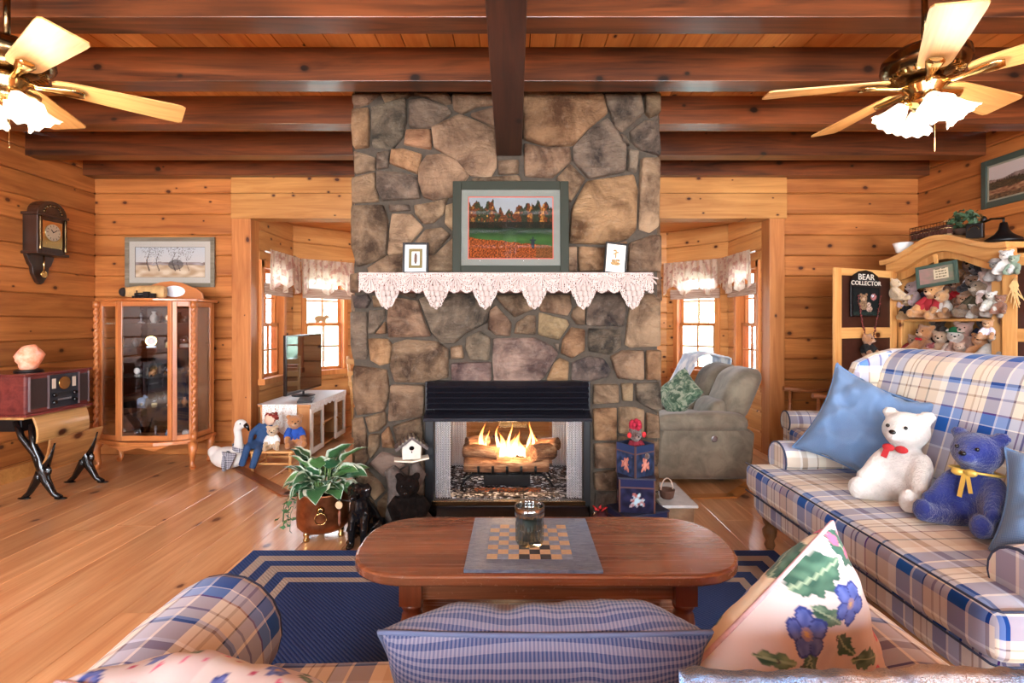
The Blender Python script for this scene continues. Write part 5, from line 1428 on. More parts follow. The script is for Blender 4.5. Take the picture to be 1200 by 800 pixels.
# ---------------- television stand and television ----------------
M['pineY'] = wood('stand_pine', (214, 150, 92), (176, 112, 60), 'Y', 'Z', 0, .45, .4, .1)
M['pineZ'] = wood('stand_pine_upright', (214, 150, 92), (176, 112, 60), 'Z', 'Y', 0, .45, .4, .1)
M['whitewash'] = plain('whitewashed_pine', (226, 214, 200), .5, var=.2, nscale=12)
tv = empty('tv_stand', (-2.19, 5.44, 0), 0, 'pine television stand with glass doors and white lace top in the left bay', 'tv stand')
sx0, sx1, sy0, sy1, sz = -.25, .24, -.51, .50, .50
MB().b2((sx0, sy0, 0), (sx1, sy0+.02, sz)).build('side_panel', M['pineZ'], tv, bevel=.003); MB().b2((sx0, sy1-.02, 0), (sx1, sy1, sz)).build('side_panel', M['pineZ'], tv)
MB().b2((sx0, sy0, 0), (sx0+.015, sy1, sz)).build('back_panel', M['pineZ'], tv)
MB().b2((sx0-.0, sy0-.02, sz), (sx1+.02, sy1+.02, sz+.025)).build('top_board', M['pineY'], tv, bevel=.004)
for z in (.03, .26): MB().b2((sx0+.015, sy0+.02, z), (sx1-.02, sy1-.02, z+.018)).build('shelf', M['pineY'], tv)
for y0, y1 in ((sy0, sy0+.33), (sy1-.33, sy1)):
    d = empty('door', (sx1, y0, 0)); d.parent = tv
    f = MB(); w = y1-y0; f.b2((0, 0, .04), (.02, .05, sz-.02)); f.b2((0, w-.05, .04), (.02, w, sz-.02)); f.b2((0, .05, .04), (.02, w-.05, .09)); f.b2((0, .05, sz-.07), (.02, w-.05, sz-.02)); f.build('door_frame', M['whitewash'], d, bevel=.003)
    MB().b2((.008, .05, .09), (.011, w-.05, sz-.07)).build('door_glass', M['cabglass'], d); MB().ell((.028, w-.02 if y0 < 0 else .02, .27), .009).build('knob', M['brass'], d)
M['lace2'] = lace_mat('stand_lace', (238, 232, 224), 60, .2)
tl = empty('table_lace', (-2.19, 5.44, .526), 0, 'white lace cloth over the television stand, hanging at its near end', 'tablecloth')
MB().b2((sx0+.0, sy0-.03, 0), (sx1+.02, sy1+.02, .002)).build('cloth_top', plain('white_lace_top', (240, 236, 230), .9, var=.12, nscale=70), tl)
grid_uv(60, 10, lambda u, v: (sx0+.05+(sx1-sx0-.16)*u, sy0-.032-.004*math.sin(u*30), .002-v*(.26+.03*abs(math.sin(u*PI*4)))), lambda u, v: (u*.4, v*.3), 'cloth_drop', M['lace2'], tl)
grid_uv(90, 5, lambda u, v: (sx1+.022, sy0-.03+(sy1-sy0+.04)*u, .002-v*(.05+.02*abs(math.sin(u*PI*9)))), lambda u, v: (u, v*.07), 'cloth_drop', M['lace2'], tl)
t = empty('television', (-2.24, 5.50, .529), 0, 'flat black television on the lace covered stand in the left bay', 'television')
MB().b2((-.012, -.435, .05), (.02, .435, .655)).build('screen_case', M['blackgloss'], t, bevel=.005)
MB().b2((.0203, -.415, .075), (.0215, .415, .635)).build('screen', plain('dark_screen', (26, 24, 26), .04, coat=1), t)
# side facing the room also dark
MB().tube([(0, 0, .0), (0, 0, .055)], .012, 8).build('stem', M['black'], t); MB().lathe([(.12, 0), (.12, .008), (.02, .014)], n=24).build('foot', M['black'], t)
t.rotation_euler = (0, 0, -.03)
# cable box / keyboard on the stand
tag(MB().b2((-.07, -.15, 0), (.07, .15, .022)).build('remote_box', M['black'], loc=(-2.06, 5.12, .529), rot=(0, 0, .3), bevel=.003), 'slim black box lying on the white lace before the television', 'set-top box')
# potted things inside the bay: white ladder-back chair beyond the stand
ch = empty('side_chair', (-1.62, 6.10, 0), 2.6, 'light wooden slat-back chair beyond the television stand', 'chair')
for x in (-.19, .19):
    MB().tube([(x, .18, 0), (x, .2, .45), (x, .26, .92)], .016, 8).build('back_leg', M['ltwood'], ch); MB().tube([(x, -.2, 0), (x, -.18, .44)], .017, 8).build('leg', M['ltwood'], ch)
MB().b2((-.22, -.22, .43), (.22, .21, .455)).build('seat', M['ltwood'], ch, bevel=.006)
for z in (.6, .72, .86): MB().b2((-.19, .22+(z-.45)*.12, z-.03), (.19, .235+(z-.45)*.12, z+.03)).build('back_slat', M['ltwood'], ch, bevel=.004)
for x in (-.19, .19): MB().tube([(x, -.19, .18), (x, .19, .18)], .009, 6).build('stretcher', M['ltwood'], ch)

# ---------------- lace valances on rods ----------------
def valance_mat():
    g = G('floral_valance'); n = g.noise(g.uv(), 14, 3); n2 = g.noise(g.uv(), 55, 3)
    c = g.mix(g.ramp(n, [(.52, (0, 0, 0)), (.60, (255, 255, 255))]), C4((244, 232, 214)), C4((214, 176, 160))); c = g.mix(g.ramp(n2, [(.55, (0, 0, 0)), (.6, (110, 110, 110))]), c, C4((150, 130, 110)))
    g.set(col=c, rough=.9)
    tl = g.n('BsdfTranslucent', {'Color': c}); tp = g.n('BsdfTransparent')
    mx = g.n('MixShader', {0: .62}); g.t.links.new(g.b.outputs[0], mx.inputs[1]); g.t.links.new(tl.outputs[0], mx.inputs[2])
    m2 = g.n('MixShader', {0: .05}); g.t.links.new(mx.outputs[0], m2.inputs[1]); g.t.links.new(tp.outputs[0], m2.inputs[2]); g.t.links.new(m2.outputs[0], g.out.inputs[0])
    return g.m
M['valance'] = valance_mat()
VL = ['gathered floral lace valance over the left side window of the bay', 'gathered floral lace valance over the left slanted window', 'gathered floral lace valance over the right slanted window', 'gathered floral lace valance over the right side window of the bay']
def valance(p, a, s0, s1, label, z=2.03, seed=0):
    r = empty('valance', (p[0], p[1], 0), a, label, 'valance', 'lace valances in the bay')
    MB().tube([(s0, -.07, z), (s1, -.07, z)], .009, 8).build('rod', M['white'], r)
    L = s1-s0
    def fn(u, v):
        x = s0+L*u; fold = .020*math.sin(u*L*78+seed)+.012*math.sin(u*L*41+1)
        pt = abs(math.sin((u*L/.30+seed*.2)*PI)); d = .29+.13*pt**2.0*(1 if True else 0)
        return (x, -.085-.02-fold*(.4+v*.8), z+.025-d*v)
    grid_uv(int(L*160), 10, fn, lambda u, v: (u*L*1.6, v*.3), 'fabric', M['valance'], r)
    # lower tier, roman shade drawn up
    MB().b2((s0+.05, -.035, 1.60), (s1-.05, -.02, 1.72)).build('blind', M['blind'], r)
    for z_ in (1.60, 1.64, 1.68): MB().b2((s0+.05, -.042, z_), (s1-.05, -.018, z_+.025)).build('blind_fold', M['blind'], r)
g = G('woven_blind'); n = g.noise(g.mapping(g.objc(), (3, 3, 90)), 2, 3); g.set(col=g.ramp(n, [(.3, (150, 110, 92)), (.7, (214, 190, 170))]), rough=.9); M['blind'] = g.m
valance(bay[0][1], bay[0][2], .0, .76, VL[0], seed=1)
valance(bay[1][1], bay[1][2], .05, .76, VL[1], seed=2)
valance(bay[3][1], bay[3][2], .02, .74, VL[2], seed=3)
valance(bay[4][1], bay[4][2], .02, .80, VL[3], seed=4)
# wooden bear cut-out standing on the sash rail of the left slanted window
M['cut'] = plain('carved_tan', (196, 150, 104), .6)
p0 = Vector((-2.555, BD+.8, 0)); dd = Vector((math.cos(PI/4), math.sin(PI/4), 0)); nn_ = Vector((-dd.y, dd.x, 0))
q = p0+dd*.33+nn_*.0; 
b = MB(); b.ell((0, 0, .055), (.075, .014, .035)); b.ell((.075, 0, .075), (.03, .012, .025)); b.ell((.10, 0, .068), (.018, .01, .012))
for x_ in (-.05, -.02, .035, .06): b.tube([(x_, 0, .04), (x_, 0, .002)], .011, 6)
o = mobj('bear_cutout', baked(b, .006, 2, M['cut'])); o.location = (q.x, q.y, 1.306); o.rotation_euler = (0, 0, PI/4); tag(o, 'flat wooden bear silhouette on the middle rail of the left slanted window', 'ornament')

# ---------------- potted hosta in a copper pot ----------------
g = G('copper'); n = g.noise(g.objc(), 12, 4, .6); g.set(col=g.ramp(n, [(.3, (128, 74, 46)), (.7, (192, 122, 78))]), metal=.9, rough=.32); g.bump(n, .1, .004); M['copper'] = g.m
pot = empty('potted_plant', (-1.165, 3.16, 0), 0, 'variegated leafy plant in a round copper pot with brass ring handles', 'plant')
MB().lathe([(.10, .06), (.13, .055), (.152, .08), (.155, .12), (.150, .27), (.156, .285), (.148, .288), (.142, .275), (.14, .2)], n=36).build('copper_pot', M['copper'], pot)
MB().lathe([(.001, .262), (.143, .262)], n=20).build('soil', plain('potting_soil', (50, 36, 28), 1, bump=.8), pot)
for k in range(3):
    a = math.radians(235+120*k); x, y = .115*math.cos(a), .115*math.sin(a)
    MB().lathe([(.016, 0), (.020, .012), (.012, .024), (.020, .04), (.014, .065)], (x, y, 0), 12).build('ball_foot', M['brass'], pot)
for a in (math.radians(-75), math.radians(105)):
    x, y = .155*math.cos(a), .155*math.sin(a); e = empty('ring_handle', (x, y, .20), a+PI/2); e.parent = pot
    MB().tube([(.033*math.cos(t), -.010, -.008-.033+.033*math.sin(t)) for t in [2*PI*k/20 for k in range(21)]], .0035, 6).build('ring', M['brass'], e)
    MB().lathe([(.02, 0), (.024, .004), (.012, .012)], (0, .002, .006), 14, (PI/2, 0, 0)).build('boss', M['brass'], e)
g = G('hosta_leaf'); s3 = g.n('SeparateXYZ', {0: g.uv()}); a_ = g.math('ABSOLUTE', g.math('SUBTRACT', s3.outputs[0], .5)); n = g.noise(g.uv(), 9, 3)
e_ = g.math('ADD', a_, g.math('MULTIPLY', g.math('SUBTRACT', n, .5), .16)); mask = g.ramp(e_, [(.36, (0, 0, 0)), (.41, (255, 255, 255))])
vein = g.math('SINE', g.math('MULTIPLY', g.math('ADD', g.math('MULTIPLY', a_, 1.3), s3.outputs[1]), 60.))
inner = g.mix(g.math('MULTIPLY', g.ramp(g.n('ObjectInfo').outputs['Random'], [(0, (0, 0, 0)), (1, (255, 255, 255))]), .6), C4((46, 92, 62)), C4((112, 160, 84)))
g.set(col=g.mix(mask, inner, C4((216, 226, 204))), rough=.35, sss=.0); g.bump(vein, .25, .004); M['leaf'] = g.m
M['stem'] = plain('leaf_stem', (110, 140, 80), .5)
rr = random.Random(33)
def leaf_mesh(L, Wd, curl, cup, name='leaf', mat=None):
    nx, ny = 6, 9; vs = []; fs = []; U = []
    for j in range(ny+1):
        t = j/ny; w = Wd*math.sin(PI*min(1, t**.75*.97+.03))**.85
        for i in range(nx+1):
            s = i/nx*2-1; vs.append((s*w, L*t*math.cos(curl*t*.6)-.0, -curl*L*t*t*.55+cup*s*s*w-.006*math.sin(t*14)*abs(s))); U.append((i/nx, t))
    for j in range(ny):
        for i in range(nx):
            a = j*(nx+1)+i; fs.append((a, a+1, a+nx+2, a+nx+1))
    me = bpy.data.meshes.new(name); me.from_pydata(vs, [], fs); uv = me.uv_layers.new()
    for l in me.loops: uv.data[l.index].uv = U[l.vertex_index]
    me.polygons.foreach_set('use_smooth', [True]*len(fs)); me.materials.append(mat or M['leaf']); return me
LM = [leaf_mesh(.19, .074, .5, .25), leaf_mesh(.16, .068, .9, .3), leaf_mesh(.14, .056, .2, .35)]
for k in range(62):
    a = k*2.399+rr.uniform(-.3, .3); el = rr.uniform(.38, 1.3); 
    r0 = rr.uniform(.02, .10); h = .27+rr.uniform(.06, .20)*(el/1.2)
    bx, by = r0*math.cos(a), r0*math.sin(a)
    base = Vector((bx+.06*math.cos(a)*(1.25-el), by+.06*math.sin(a)*(1.25-el), h))
    o = mobj('leaf', LM[k % 3], pot, base, None, rr.uniform(.75, 1.1)); o.rotation_euler = (Matrix.Rotation(a-PI/2, 3, 'Z') @ Matrix.Rotation(el-.35, 3, 'X') @ Matrix.Rotation(rr.uniform(-.4, .4), 3, 'Y')).to_euler()
    MB().tube([(bx*.4, by*.4, .255), (bx*.8, by*.8, (h+.24)/2), tuple(base)], .003, 5).build('leaf_stem', M['stem'], pot)
# ivy trailing over the rim, too small to pick apart
vs = MB()
for k in range(5):
    a = math.radians(150+k*22); px_, py_ = .15*math.cos(a), .15*math.sin(a); pts = [(px_*.8, py_*.8, .30), (px_*1.15, py_*1.15, .30), (px_*1.5, py_*1.5, .20), (px_*1.55, py_*1.5, .10)]
    vs.tube(pts, .0018, 4)
    for q in range(14):
        t = q/13*2.99; i = int(t); c = Vector(pts[i]).lerp(Vector(pts[i+1]), t-i)+Vector((rr.uniform(-.03, .03), rr.uniform(-.03, .03), rr.uniform(-.02, .02)))
        R = Euler((rr.uniform(-1, 1), rr.uniform(-1, 1), rr.uniform(0, 6))).to_matrix(); s_ = rr.uniform(.012, .02)
        vs.add([c+R @ Vector(p)*s_ for p in ((0, -1, 0), (.9, -.2, .1), (.5, .1, 0), (0, 1.2, .2), (-.5, .1, 0), (-.9, -.2, .1))], [(0, 1, 2, 3, 4, 5)], False)
o = vs.build('ivy', plain('ivy_green', (74, 122, 70), .5, var=.4, nscale=60), pot); o['kind'] = 'stuff'

# ---------------- black dog statue, carved bear, birdhouse ----------------
dg = empty('dog_statue', (-.89, 3.02, 0), math.radians(-8), 'glossy black sitting dog statue with a hanging wooden tag in its mouth', 'statue')
b = MB()
b.ell((0, .10, .09), (.075, .10, .09)); b.tube([(0, .10, .09), (0, .04, .17), (0, -.01, .24), (0, -.015, .30)], [.085, .078, .062, .045], 12)
b.ell((0, -.03, .33), (.046, .052, .046)); b.ell((0, -.09, .315), (.026, .045, .024))
for s in (-1, 1):
    b.tube([(s*.035, -.02, .20), (s*.037, -.045, .10), (s*.038, -.05, .02)], [.034, .025, .02], 8); b.ell((s*.04, -.065, .014), (.024, .034, .015))
    b.tube([(s*.065, .11, .10), (s*.075, .03, .06), (s*.07, .08, .02)], [.055, .035, .022], 8); b.ell((s*.072, .01, .014), (.022, .04, .014))
    b.tube([(s*.035, -.01, .365), (s*.055, -.02, .34), (s*.056, -.035, .295)], [.014, .022, .014], 8)
b.tube([(0, .17, .04), (.06, .22, .02), (.12, .20, .015)], [.022, .018, .01], 8)
mobj('body', baked(b, .0075, 3, M['blackgloss']), dg)
tagw = plain('tag_wood', (200, 168, 130), .6)
mb = MB(); mb.tube([(-.085, -.11, .30), (.0, -.125, .30)], .004, 6); mb.build('tag_cord', M['black'], dg)
MB().lathe([(.020, -.006), (.022, 0), (.020, .006)], (-.075, -.125, .275), 16, (PI/2, 0, 0)).build('round_tag', tagw, dg)
MB().lathe([(.004, 0), (.009, .02), (.007, .05), (.010, .07), (.004, .09)], (-.075, -.12, .155), 10).build('wooden_clapper', plain('red_wood', (130, 80, 60), .5), dg)
MB().tube([(-.075, -.12, .24), (-.075, -.12, .27)], .002, 5).build('string', M['black'], dg)

fur = plain('dark_bear_fur', (26, 19, 16), 1, spec=.1, var=.6, nscale=40, bump=1, bscale=55)
cb = empty('bear_carving', (-.66, 3.20, 0), .1, 'dark carved bear cub clinging to a knotty stump beside the fireplace', 'statue'); cb.scale = (1.2, 1.1, 1.2)
b = MB(); b.tube([(.0, .02, 0), (-.02, .02, .10), (-.03, .02, .20), (-.05, .02, .27), (-.09, .02, .33)], [.11, .09, .075, .055, .03], 12); b.tube([(0, .02, .2), (.06, .02, .30), (.05, .02, .36)], [.05, .035, .02], 8); b.ell((.07, 0, .05), (.07, .08, .05))
b.v = [p+Vector((1, 1, .3))*MN.noise(p*22)*.025 for p in b.v]
mobj('stump', baked(b, .009, 1, plain('stump_bark', (94, 80, 72), .9, var=.5, nscale=30, bump=1, bscale=45)), cb)
b = MB(); b.ell((.02, -.06, .14), (.07, .06, .10)); b.ell((.015, -.09, .265), (.062, .055, .055)); b.ell((.01, -.145, .25), (.03, .035, .025))
for s in (-1, 1):
    b.ell((.015+s*.045, -.08, .315), (.02, .014, .02)); b.tube([(.02+s*.05, -.07, .20), (.02+s*.085, -.08, .16), (.02+s*.06, -.11, .11)], [.03, .028, .024], 8); b.tube([(.02+s*.03, -.06, .08), (.02+s*.07, -.11, .07), (.02+s*.065, -.12, .02)], [.04, .035, .025], 8)
mobj('cub', baked(b, .008, 2, fur), cb)
MB().ell((.01, -.18, .256), (.010, .007, .007), None, 8, 5).build('nose', M['eye'], cb)
for s in (-1, 1): MB().ell((.013+s*.022, -.14, .28), .006, None, 8, 5).build('eye', M['eye'], cb)

bh = empty('birdhouse', (-.635, 3.23, 0), math.radians(14), 'tiny white birdhouse with shingled roof on a thin post by the fireplace', 'birdhouse'); bh.scale = (1.25, 1.25, 1.07)
MB().tube([(0, 0, 0), (0, 0, .43)], .004, 6).build('post', M['black'], bh)
hm = plain('birdhouse_white', (214, 206, 190), .7, var=.15)
MB().prism([(-.045, .43), (.045, .43), (.048, .50), (0, .55), (-.048, .50)], .07, (0, -.035, 0), 'XZ').build('house', hm, bh, bevel=.002)
for s in (-1, 1):
    MB().prism([(0, .566), (s*.082, .497), (s*.076, .482), (0, .548)], .10, (0, -.055, 0), 'XZ').build('roof_panel', plain('grey_shingle', (84, 72, 68), .8, bump=.5), bh)
    for k in range(4): MB().b2((s*(.01+.017*k)-.004, -.057, .560-.0155*k-.004), (s*(.01+.017*k)+.004, .047, .565-.0155*k)).build('shingle', M['greywood'], bh)
MB().lathe([(.0125, 0), (.0125, .003)], (0, -.036, .495), 16, (PI/2, 0, 0)).build('entrance_hole', M['blackgloss'], bh)
MB().prism([(-.085, .424), (.0, .412), (.085, .428), (.085, .436), (0, .420), (-.085, .432)], .07, (0, -.045, 0), 'XZ').build('platform', plain('birch_twig', (220, 204, 184), .7), bh)
MB().tube([(0, -.036, .475), (0, -.055, .475)], .003, 6).build('perch', M['black'], bh)

# ---------------- stacked decorated boxes right of the fire ----------------
def boxprint(base, fig, lite, seed):
    def f(u, v):
        c = mixc(base, tuple(x*.6 for x in base), .5+hsh(u*6, v*6, seed))
        if v > .74: c = mixc(base, (20, 30, 60), .3) if .78 < v else (96, 70, 66)
        d = math.hypot(u-.5, (v-.36)*.9); a = math.atan2(v-.36, u-.5)
        if d < .17+.09*math.sin(a*5+seed)*math.sin(a*2): c = mixc(fig, lite, .5+hsh(u*12, v*12, seed+2)*1.4)
        if d < .07: c = lite
        if u < .05 or u > .95: c = (96, 66, 56)
        return c
    return f
def deco_box(x, y, z, w, d, h, rz, base, fig, lite, label, lid=True):
    r = empty('decorated_box', (x, y, z), rz, label, 'box', 'stacked boxes beside the fireplace')
    bm_ = plain('box_card', tuple(int(q*.8) for q in base), .6, var=.3, nscale=12)
    t = .008
    mb = MB(); mb.b2((-w/2, -d/2, 0), (w/2, d/2, t)); mb.b2((-w/2, -d/2, 0), (-w/2+t, d/2, h)); mb.b2((w/2-t, -d/2, 0), (w/2, d/2, h)); mb.b2((-w/2, -d/2, 0), (w/2, -d/2+t, h)); mb.b2((-w/2, d/2-t, 0), (w/2, d/2, h)); mb.build('box_body', bm_, r)
    grid_uv(36, 28, lambda u, v: (-w/2+w*u, -d/2-.0012, h*v), None, 'front_print', PRINT, r, colfn=boxprint(base, fig, lite, 1))
    grid_uv(36, 28, lambda u, v: (-w/2-.0012, d/2-d*u, h*v), None, 'side_print', PRINT, r, colfn=boxprint(tuple(min(255, int(q*1.25)) for q in base), fig, lite, 3))
    if lid: MB().b2((-w/2-.004, -d/2-.004, h-.002), (w/2+.004, d/2+.004, h+.01)).build('lid', bm_, r, bevel=.002)
    return r
deco_box(.78, 3.18, 0, .30, .22, .155, math.radians(22), (46, 50, 80), (110, 84, 80), (150, 116, 96), 'low wide dark blue decorated box at the bottom of the stack')
deco_box(.765, 3.17, .166, .215, .18, .20, math.radians(-8), (42, 40, 68), (150, 80, 76), (170, 200, 210), 'purple box with a blue jester figure, middle of the stack')
deco_box(.765, 3.18, .377, .165, .165, .19, math.radians(32), (44, 54, 80), (170, 96, 80), (196, 130, 110), 'open decorated box with a dressed bear popping out, top of the stack', False)
jb = bear('teddy_bear', (.765, 3.18, .475), .20, math.radians(10), (84, 54, 44), 'dark brown bear under a red pompom hat inside the topmost box', None, shirt=(120, 24, 40))
mb = MB(); rr = random.Random(8)
for k in range(40):
    v = Vector((rr.gauss(0, 1), rr.gauss(0, 1), rr.gauss(0, 1))).normalized(); mb.ell(tuple(Vector((-.0, -.02, 1.0))+v*.14), .075, None, 6, 4)
mb.build('pompom_hat', plain('crimson_wool', (158, 24, 48), .95), jb)
for s in (-1, 1): MB().ell((s*.24, -.12, .72), (.07, .05, .09)).build('red_tassel', M['red'], jb)
# flaps of the open box
# dark round jar with red bow low beside the stack
dj = empty('dark_bauble', ((703-600)/600*3.16, 3.16, 0), 0, 'round dark red-brown bauble low between the fireplace and boxes', 'ornament')
MB().ell((0, 0, .10), (.055, .055, .058)).build('ball', plain('oxblood_glaze', (58, 26, 30), .2), dj); MB().lathe([(.04, 0), (.045, .01), (.03, .05)], n=16).build('stand', plain('pale_stand', (170, 130, 120), .6), dj)
for k in range(5): MB().tube([(.02*math.cos(k*1.26), .02*math.sin(k*1.26), .155), (.045*math.cos(k*1.26), .045*math.sin(k*1.26), .17), (.02*math.cos(k*1.26+.5), .02*math.sin(k*1.26+.5), .16)], .005, 5).build('ribbon_loop', M['red'], dj)
# hearth step and basket
hs = empty('side_step', (1.04, 3.36, 0), math.radians(0), 'small stone-fronted step with pale top at the right foot of the chimney', 'step')
MB().b2((-.08, -.13, 0), (.11, .30, .145)).build('step_base', plain('tan_block', (158, 128, 98), .85, var=.3, nscale=18, bump=.5), hs, bevel=.006)
MB().b2((-.10, -.15, .145), (.13, .32, .165)).build('step_top', plain('pale_slab', (206, 206, 204), .45, var=.15), hs, bevel=.005)
bs = empty('figurine_basket', (1.01, 3.34, .166), .3, 'little brown wicker basket with tall loop handle on the step', 'basket')
MB().lathe([(.03, 0), (.042, .01), (.05, .05), (.052, .06), (.046, .058), (.04, .02), (.001, .015)], n=20).build('basket_bowl', plain('wicker', (92, 60, 44), .7, bump=1, bscale=90), bs)
MB().tube([(.045*math.cos(t), 0, .055+.075*math.sin(t)) for t in [PI*k/14 for k in range(15)]], .004, 6).build('handle', plain('pale_cane', (214, 180, 160), .5), bs)

# ---------------- reclining loveseat in the right bay ----------------
g = G('taupe_suede'); n = g.noise(g.objc(), 7, 4, .6, .5); g.set(col=g.ramp(n, [(.3, (112, 102, 88)), (.7, (152, 140, 120))]), rough=.85, sheen=.25, spec=.2); g.bump(n, .4, .015); M['suede'] = g.m
rc = empty('reclining_loveseat', (1.60, 4.75, 0), -PI/2, 'taupe suede reclining loveseat in the right bay, seen from its arm', 'recliner')
# local: x = -Y of the room, -y = -X of the room
RW = 1.30
for s in (-1, 1):
    mb = MB(); pl = [(-.44, .06), (-.43, .36), (-.40, .47), (.24, .50), (.36, .42), (.33, .06)]
    rings = []
    for t, sc in ((0, .93), (.02, 1.0), (.17, 1.0), (.19, .93)):
        rings.append([Vector((s*(RW/2-.19+t), (a+.05)*sc-.05, .28+(b_-.28)*sc)) for a, b_ in pl])
    mb.loft(rings); mb.build('arm', M['suede'], rc, bevel=.03, seg=3)
    cushion('arm_pad', (s*(RW/2-.09), -.07, .50), (.23, .74, .13), .06, M['suede'], rc, 3, .02, 2)
MB().b2((-RW/2+.04, -.38, .04), (RW/2-.04, .34, .30)).build('base', M['suede'], rc, bevel=.02)
for q, x in enumerate((-.23, .23)):
    cushion('seat_cushion', (x, -.12, .40), (.46, .66, .22), .09, M['suede'], rc, 3, .02, q)
    cushion('back_cushion', (x, .34, .68), (.47, .27, .48), .12, M['suede'], rc, 4, .0, q*3+1, shear=.42)
    cushion('lumbar_pad', (x, .15, .55), (.44, .17, .20), .08, M['suede'], rc, 3, .0, q*3+5, shear=.3)
MB().lathe([(.022, 0), (.026, .004), (.018, .007)], (RW/2+.001, .02, .38), 18, (0, PI/2, 0)).build('recline_button', M['steel'], rc)
MB().prism([(-.20, .85), (.20, .85), (.20, .96), (-.20, .96)], .02, (0, .1, 0), 'XZ')
g = G('knit_throw'); w1 = g.n('TexWave', {'Vector': g.uv(), 'Scale': 14., 'Distortion': 2.}).outputs[1]; g.set(col=g.ramp(g.noise(g.uv(), 9, 3), [(.4, (236, 234, 232)), (.6, (176, 188, 204))]), rough=.95); g.bump(w1, .5, .01); M['knit'] = g.m
def thr(u, v):
    s = v*1.25; y0 = 5.02+.44*u
    if s < .5: p = (1.50+.24*s/.5+.05, .50+.47*s/.5)
    elif s < .8: p = (1.79+.30*(s-.5)/.3, .985+.03*math.sin((s-.5)/.3*PI))
    else: p = (2.105+.01, .98-(s-.8))
    f = MN.noise(Vector((y0*9, s*9, 1)))*.02
    return (p[0]+f+.03, y0, p[1]+f-.015)
tag(grid_uv(30, 60, thr, lambda u, v: (u*.45, v*1.25), 'throw_blanket', M['knit'], solid=.012), 'pale knitted throw draped over the far back of the reclining loveseat', 'blanket')
g = G('green_print'); n = g.noise(g.objc(), 14, 3, .6, 1.5); g.set(col=g.ramp(n, [(.40, (66, 96, 74)), (.5, (120, 146, 118)), (.58, (176, 186, 160))]), rough=.85, sheen=.2); M['green'] = g.m
p = pillow('green_pillow', .38, .38, .14, M['green'], seed=21); pose(p, (1.50, 4.62, .67), -62, -30, 35); tag(p, 'green leaf-print pillow on the taupe reclining loveseat', 'pillow')
# wooden chest behind the fireplace, seen through the fire
cx_ = empty('pine_chest', (-.03, 5.15, 0), 0, 'pine chest of drawers in the bay, seen through the fireplace', 'chest')
MB().b2((-.42, -.20, .05), (.42, .20, .70)).build('carcass', M['bay'], cx_, bevel=.005)
MB().b2((-.44, -.22, .70), (.44, .22, .73)).build('top_board', M['bay'], cx_, bevel=.005)
for z0 in (.08, .29, .50):
    d = MB().b2((-.39, -.215, z0), (.39, -.20, z0+.18)).build('drawer', M['header'], cx_, bevel=.006)
    for x in (-.22, .22): MB().ell((x, -.228, z0+.09), .014, None, 10, 6).build('knob', M['brass'], d)
for x in (-.38, .38):
    for y in (-.17, .17): MB().b2((x-.03, y-.03, 0), (x+.03, y+.03, .05)).build('foot', M['bay'], cx_)
g = G('pale_curtain'); g.set(col=(204, 214, 226), rough=.9); tlr = g.n('BsdfTranslucent', {'Color': C4((210, 220, 232))}); mx = g.n('MixShader', {0: .4}); g.t.links.new(g.b.outputs[0], mx.inputs[1]); g.t.links.new(tlr.outputs[0], mx.inputs[2]); g.t.links.new(mx.outputs[0], g.out.inputs[0])

# ---------------- plaid armchair and rocker beyond the sofa ----------------
ac = empty('armchair', (2.52, 3.78, 0), -PI/2-.1, 'plaid armchair with rolled arm half hidden behind the sofa', 'armchair')
cushion('seat_cushion', (0, -.05, .40), (.52, .62, .16), .05, M['plaid'], ac, 3, .02); MB().b2((-.34, -.30, .1), (.34, .36, .33)).build('frame', M['plaid'], ac, True)
cushion('backrest', (0, .33, .55), (.62, .16, .34), .07, M['plaid'], ac, 3, 0, 2, shear=.2)
for s in (-1, 1):
    roll_arm(s*.26, .17, .60, -.34, .34, s, M['plaid'], ac, .1)
    for y in (-.28, .3): MB().lathe([(r_*.7, z*.55) for r_, z in LEG], (s*.3, y, 0), 12).build('leg', M['turned'], ac)
tag(MB().rbox((0, 0, 0), (.16, .24, .11), .05, 2).build('arm_cushion', gingham('brown_check', (60, 40, 44), (230, 214, 196), .05), None, True, loc=(2.30, 3.60, .545)), 'brown and cream checked cushion tucked by the armchair arm', 'cushion')
p = pillow('cream_pillow', .26, .24, .10, plain('cream_cotton', (236, 214, 180), .85, var=.1), seed=31); pose(p, (2.46, 3.72, .77), -40, -12, 8); tag(p, 'small cream pillow above the blue pillow, resting in the armchair', 'pillow')
rk = empty('rocking_chair', (2.90, 4.74, 0), -PI/2, 'wooden rocking chair with turned arms in the right back corner', 'chair')
M['rock'] = wood('rocker_wood', (190, 120, 74), (140, 80, 44), 'Y', 'X', 0, .4, .4, .1)
for s in (-1, 1):
    MB().tube([(s*.22, -.35, .06), (s*.22, -.1, .015), (s*.22, .15, .018), (s*.22, .40, .09)], .014, 8).build('rocker', M['rock'], rk)
    MB().tube([(s*.24, -.26, .67), (s*.24, .0, .645), (s*.23, .18, .66)], [.024, .017, .014], 8).build('arm', M['rock'], rk)
    MB().lathe([(.014, .03), (.018, .2), (.012, .3), (.02, .45), (.013, .65)], (s*.23, -.20, 0), 10).build('leg', M['rock'], rk); MB().tube([(s*.21, .16, .025), (s*.21, .2, .45), (s*.20, .30, .90)], .015, 8).build('back_post', M['rock'], rk)
MB().b2((-.24, -.22, .40), (.24, .20, .425)).build('seat', M['rock'], rk, bevel=.008)
for z in (.55, .68, .82): MB().b2((-.20, .205+(z-.45)*.2, z-.03), (.20, .22+(z-.45)*.2, z+.03)).build('back_slat', M['rock'], rk, bevel=.004)

